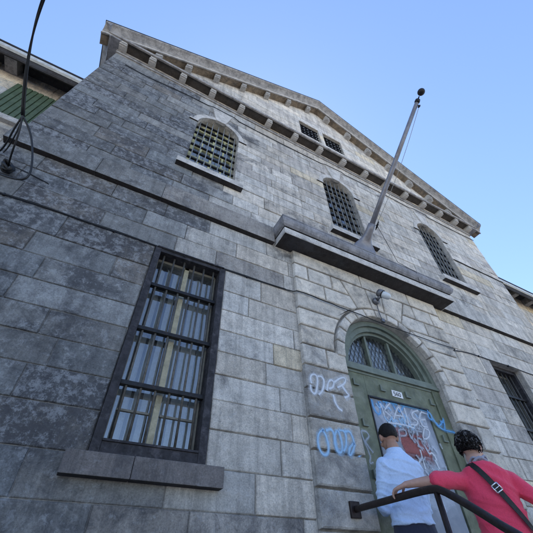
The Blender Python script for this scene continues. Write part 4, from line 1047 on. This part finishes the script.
HR = Matrix.Rotation(R(-14), 3, 'Z') @ Matrix.Rotation(R(-14), 3, 'X')
hM = (0, .035, 1.595)
man, shirtM = figure('man', mloc, MF, 1.68, .19, torsoM, JM, hM, HR, dict(skin=M['skin_m'], trousers=M['jeans']),
    dict(l=((.85, .3, .1), (0, .2, -1), -1, .5, .95), r=((-.85, .3, .1), (0, .2, -1), 1, .5, .95)))
tag(man, 'person in a pale blue long-sleeved shirt facing the green door, seen from behind', 'person')
me = remesh(shirtM, .007, 7, 'shirt'); wrinkle(me, .011, 9.0, 3.1); obj_me('shirt', me, M['shirt'], man)
q = MB()                                                     # stand-up collar
cr = [ring((0, -.006, 1.452), .070, .066, 28, 2.0), ring((0, -.002, 1.478), .060, .060, 28, 2.0), ring((0, .006, 1.500), .057, .058, 28, 2.0), ring((0, .002, 1.497), .062, .063, 28, 2.0), ring((0, -.008, 1.450), .080, .074, 28, 2.0)]
q.grid(cr, closed=True); q.build('collar', M['shirt'], man)
q = MB(); hc = Vector(hM)                                    # short cropped hair: skull cap with a tidy nape line
def hairpt(th, ph, o):
    d = Vector((math.sin(ph)*math.cos(th), math.sin(ph)*math.sin(th), math.cos(ph)))
    r = Vector((.079, .099, .097))*.93; p = Vector((d.x*r.x, d.y*r.y-.012, d.z*r.z+.022))
    return hc+HR @ (p*(1+o))
rowsH = []
for i in range(19):
    rw = []
    for k in range(48):
        th = 2*math.pi*k/48; back = (1-math.sin(th))/2
        lim = R(66)+R(58)*min(1, back*1.25)-(R(10) if abs(math.cos(th)) > .93 else 0)
        ph = .02+lim*i/18
        rw.append(hairpt(th, ph, .035*noise.noise(Vector((math.cos(th)*6, math.sin(th)*6, ph*9)))+(.02 if i < 17 else -.02)))
    rowsH.append(rw)
rowsH.append([p.lerp(hc, .06) for p in rowsH[-1]])
q.grid(rowsH, closed=True, caps=False); q.face([p for p in reversed(rowsH[0])], sm=True)
rng = random.Random(8)
for k in range(4200):                                        # short clipped strands so the crop has a soft, broken edge
    i = rng.randint(1, 18); j = rng.randrange(48); p = rowsH[i][j].lerp(rowsH[i-1][(j+rng.choice((0, 1))) % 48], rng.random())
    d = (p-(hc+HR @ Vector((0, -.012, .02)))).normalized(); dn = HR @ Vector((rng.uniform(-.3, .3), -.25, -.95)); tn_ = d.cross(dn).normalized()
    tip = p+(d*.45+dn*.75+tn_*rng.uniform(-.3, .3)).normalized()*rng.uniform(.006, .013)*(1 if i > 4 else .8)
    q.face([p-tn_*.0011-d*.002, p+tn_*.0011-d*.002, tip])
q.build('hair', M['hair_m'], man)
def eyes(root, hc, HRt, s):
    for k in (-1, 1):
        q = MB(); ellipsoid(q, Vector(hc)+HRt @ (Vector((k*.031, .072, .008))*s), [.0125*s]*3, 12); q.build('eye', M['eye'], root)
eyes(man, hM, HR, .93)

# --- the woman in the raspberry top
wloc = Vector((-.50, -.86, LAND-.1617)); WF = R(40)
torsoW = [(.78, .132, .104, 0, 0), (.88, .150, .116, 0, 0), (.97, .142, .110, 0, 0), (1.06, .130, .100, 0, .0), (1.14, .132, .103, 0, .0), (1.23, .140, .106, 0, .002), (1.31, .142, .098, 0, -.004), (1.36, .128, .084, 0, -.01), (1.395, .092, .066, 0, -.012), (1.42, .054, .052, 0, -.008)]
def w2l(p):
    d = Vector(p)-wloc; a = WF
    return Vector((d.x*math.cos(a)-d.y*math.sin(a), d.x*math.sin(a)+d.y*math.cos(a), d.z))
grip = Vector((-.97, -.50, 2.010)); gl_ = w2l(grip)
railL = (w2l(grip+Vector((0, 1, 0)))-gl_).normalized()
shL = Vector((-.138, -.01, 1.325)); wrL = w2l(Vector((-.950, -.585, 2.070))); 
elL = w2l(Vector((-.845, -.745, 2.075)))
JW = dict(hipl=(-.075, 0, .83), kneel=(-.08, .03, .46), ankl=(-.095, -.02, .09), hipr=(.075, 0, .83), kneer=(.08, .03, .46), ankr=(.10, -.02, .09),
          shl=shL, ell=elL, wrl=wrL, shr=(.138, -.01, 1.315), elr=(.285, -.075, 1.125), wrr=(.185, .06, .985),
          arm=.82, hs=.86, waist=.90, hem=.80, loose=.012, sleeve=.97)
HRW = Matrix.Rotation(R(-32), 3, 'Z') @ Matrix.Rotation(R(-8), 3, 'X')
hW = (0.0, .045, 1.530)
dirw = (w2l(grip+Vector((0, .03, .02)))-wrL)
woman, topW = figure('woman', wloc, WF, 1.6, .165, torsoW, JW, hW, HRW, dict(skin=M['skin_w'], trousers=M['slacks']),
    dict(l=(w2l(Vector((-.985, -.47, 2.045)))-wrL, (w2l(grip+Vector((.25, 0, -1)))-gl_), -1, .60, .90), r=((-.7, .5, -.35), (-.9, -.2, .1), 1, .55, .90)))
tag(woman, 'person in a raspberry short-sleeved top with curly dark hair, left hand on the handrail', 'person')
me = remesh(topW, .007, 7, 'top'); wrinkle(me, .013, 7.5, 8.4); obj_me('top', me, M['top'], woman)
q = MB(); q.tube([Vector((.060*math.cos(t), -.006+.058*math.sin(t), 1.418+.012*math.sin(t*3)-.012*math.sin(t))) for t in [2*math.pi*i/40 for i in range(41)]], .009, 10, caps=False)
q.tube([Vector((.056*math.cos(t+.4), -.004+.055*math.sin(t+.4), 1.434+.010*math.sin(t*4)-.010*math.sin(t))) for t in [2*math.pi*i/40 for i in range(41)]], .007, 10, caps=False)
q.build('scarf', M['scarf'], woman)
# curly hair: many small twisted locks over a cap, greyer towards the crown front
hc = Vector(hW); rng = random.Random(21)
q = MB(); ellipsoid(q, hc+HRW @ Vector((0, -.022, .030)), (.068, .080, .078), 20, HRW)
for k in range(800):
    u = rng.uniform(-.60, 1); th = rng.uniform(0, 2*math.pi); cphi = u; s_ = math.sqrt(max(0, 1-u*u))
    d = Vector((s_*math.cos(th), s_*math.sin(th), cphi))
    if d.y > .62 and d.z < .62: continue
    if d.y > .25 and d.z < -.05: continue
    base = Vector((d.x*.062, d.y*.076-.016, d.z*.072+.026)); out = (d+Vector((0, -.1, -.35))).normalized()
    a1 = d.cross(Vector((rng.uniform(-1, 1), rng.uniform(-1, 1), rng.uniform(-1, 1)))).normalized(); a2 = out.cross(a1).normalized()
    L_ = rng.uniform(.010, .028); cr_ = rng.uniform(.005, .010); ph0 = rng.uniform(0, 6.28); pts = []
    for i in range(9):
        tt = i/8; ang = ph0+tt*6.5
        pts.append(hc+HRW @ (base+out*L_*(tt**.8)+(a1*math.cos(ang)+a2*math.sin(ang))*cr_*(.4+tt)+Vector((0, 0, -.012))*tt*tt))
    q.tube(pts, [.0052, .0054, .0052, .005, .0047, .0043, .0038, .003, .0015], 6, 1 if (rng.random() < .13 + (.35 if d.z > .55 else 0)) else 0)
q.build('hair', [M['hair_w'], M['hair_g']], woman)
eyes(woman, hW, HRW, .86)
q = MB()
def H(o): return hc+HRW @ (Vector(o)*.89)
for k in (-1, 1):
    q.tube([H((k*.032+.026*math.cos(t), .100, .004+.019*math.sin(t))) for t in [2*math.pi*i/20 for i in range(21)]], .0028, 6, caps=False)
    q.face([H((k*.032+.024*math.cos(t), .101, .004+.017*math.sin(t))) for t in [2*math.pi*i/16 for i in range(16)]])
    q.tube([H((k*.058, .099, .010)), H((k*.080, .05, .010)), H((k*.083, -.01, .006))], .0026, 6)
q.tube([H((-.008, .102, .008)), H((.008, .102, .008))], .0025, 6); q.build('glasses', M['lens'], woman)
# --- her cross-body bag
bag = empty('shoulder_bag', wloc+Vector((0, 0, .80)), -WF); tag(bag, 'black cross-body bag strap with square steel buckle across a raspberry top', 'bag')
def lw(p): return Vector((p[0], p[1], p[2]-.80))
def bx_at(z):
    for r0, r1 in zip(torsoW[:-1], torsoW[1:]):
        if r0[0] <= z <= r1[0]:
            t = (z-r0[0])/(r1[0]-r0[0]); return [r0[i]+(r1[i]-r0[i])*t for i in range(5)]
    return torsoW[-1] if z > 1 else torsoW[0]
def strap_path(backside, n=26):
    pts = []
    for i in range(n+1):
        t = i/n; x = -.075+(.150+.075)*t; z = 1.40+(.98-1.40)*t
        _, a, bb, cx, cy = bx_at(z); a += .026; bb += .026; xx = max(-.98, min(.98, (x-cx)/a))
        y = cy+(-1 if backside else 1)*bb*(1-abs(xx)**2.3)**(1/2.3)
        pts.append(Vector((x, y, z)))
    return pts
q = MB(); SP = strap_path(True)
wd = Vector((.305, 0, -.415)).normalized(); wv = Vector((-wd.z, 0, wd.x))
for side in (True, False):
    S = strap_path(side); rowsS = []
    for i, p in enumerate(S):
        nrm = Vector((p.x*.8, p.y, 0)).normalized(); t = (S[min(i+1, len(S)-1)]-S[max(0, i-1)]).normalized(); wv = t.cross(nrm).normalized()
        rowsS.append([lw(p+wv*.017), lw(p+wv*.017+nrm*.003), lw(p-wv*.017+nrm*.003), lw(p-wv*.017)])
    q.grid(rowsS, closed=True, caps=True, sm=False)
q.tube([lw(p) for p in (strap_path(True)[0], Vector((-.078, -.0, 1.412)), strap_path(False)[0])], .009, 8)
q.build('strap', M['leather'], bag)
i = 9; p = SP[i]; t = (SP[i+1]-SP[i-1]).normalized(); nrm = Vector((p.x*.6, p.y, 0)).normalized(); wv = t.cross(nrm).normalized(); nrm = wv.cross(t).normalized()
q = MB(); p = p+nrm*(.006 if nrm.dot(Vector((0, -1, 0))) > 0 else -.006)
cs = [p+t*a*.021+wv*c_*.021 for a, c_ in ((-1, -1), (1, -1), (1, 1), (-1, 1))]
for a, c_ in zip(cs, cs[1:]+cs[:1]): q.tube([lw(a), lw(c_)], .0042, 8)
q.tube([lw((cs[0]+cs[1])/2), lw((cs[2]+cs[3])/2)], .003, 8); q.build('buckle', M['steel'], bag)
q = MB(); q.box(tuple(lw((.175, -.02, .70))), tuple(lw((.262, .20, .92))), 0, bev=.02); q.build('pouch', M['leather'], bag)
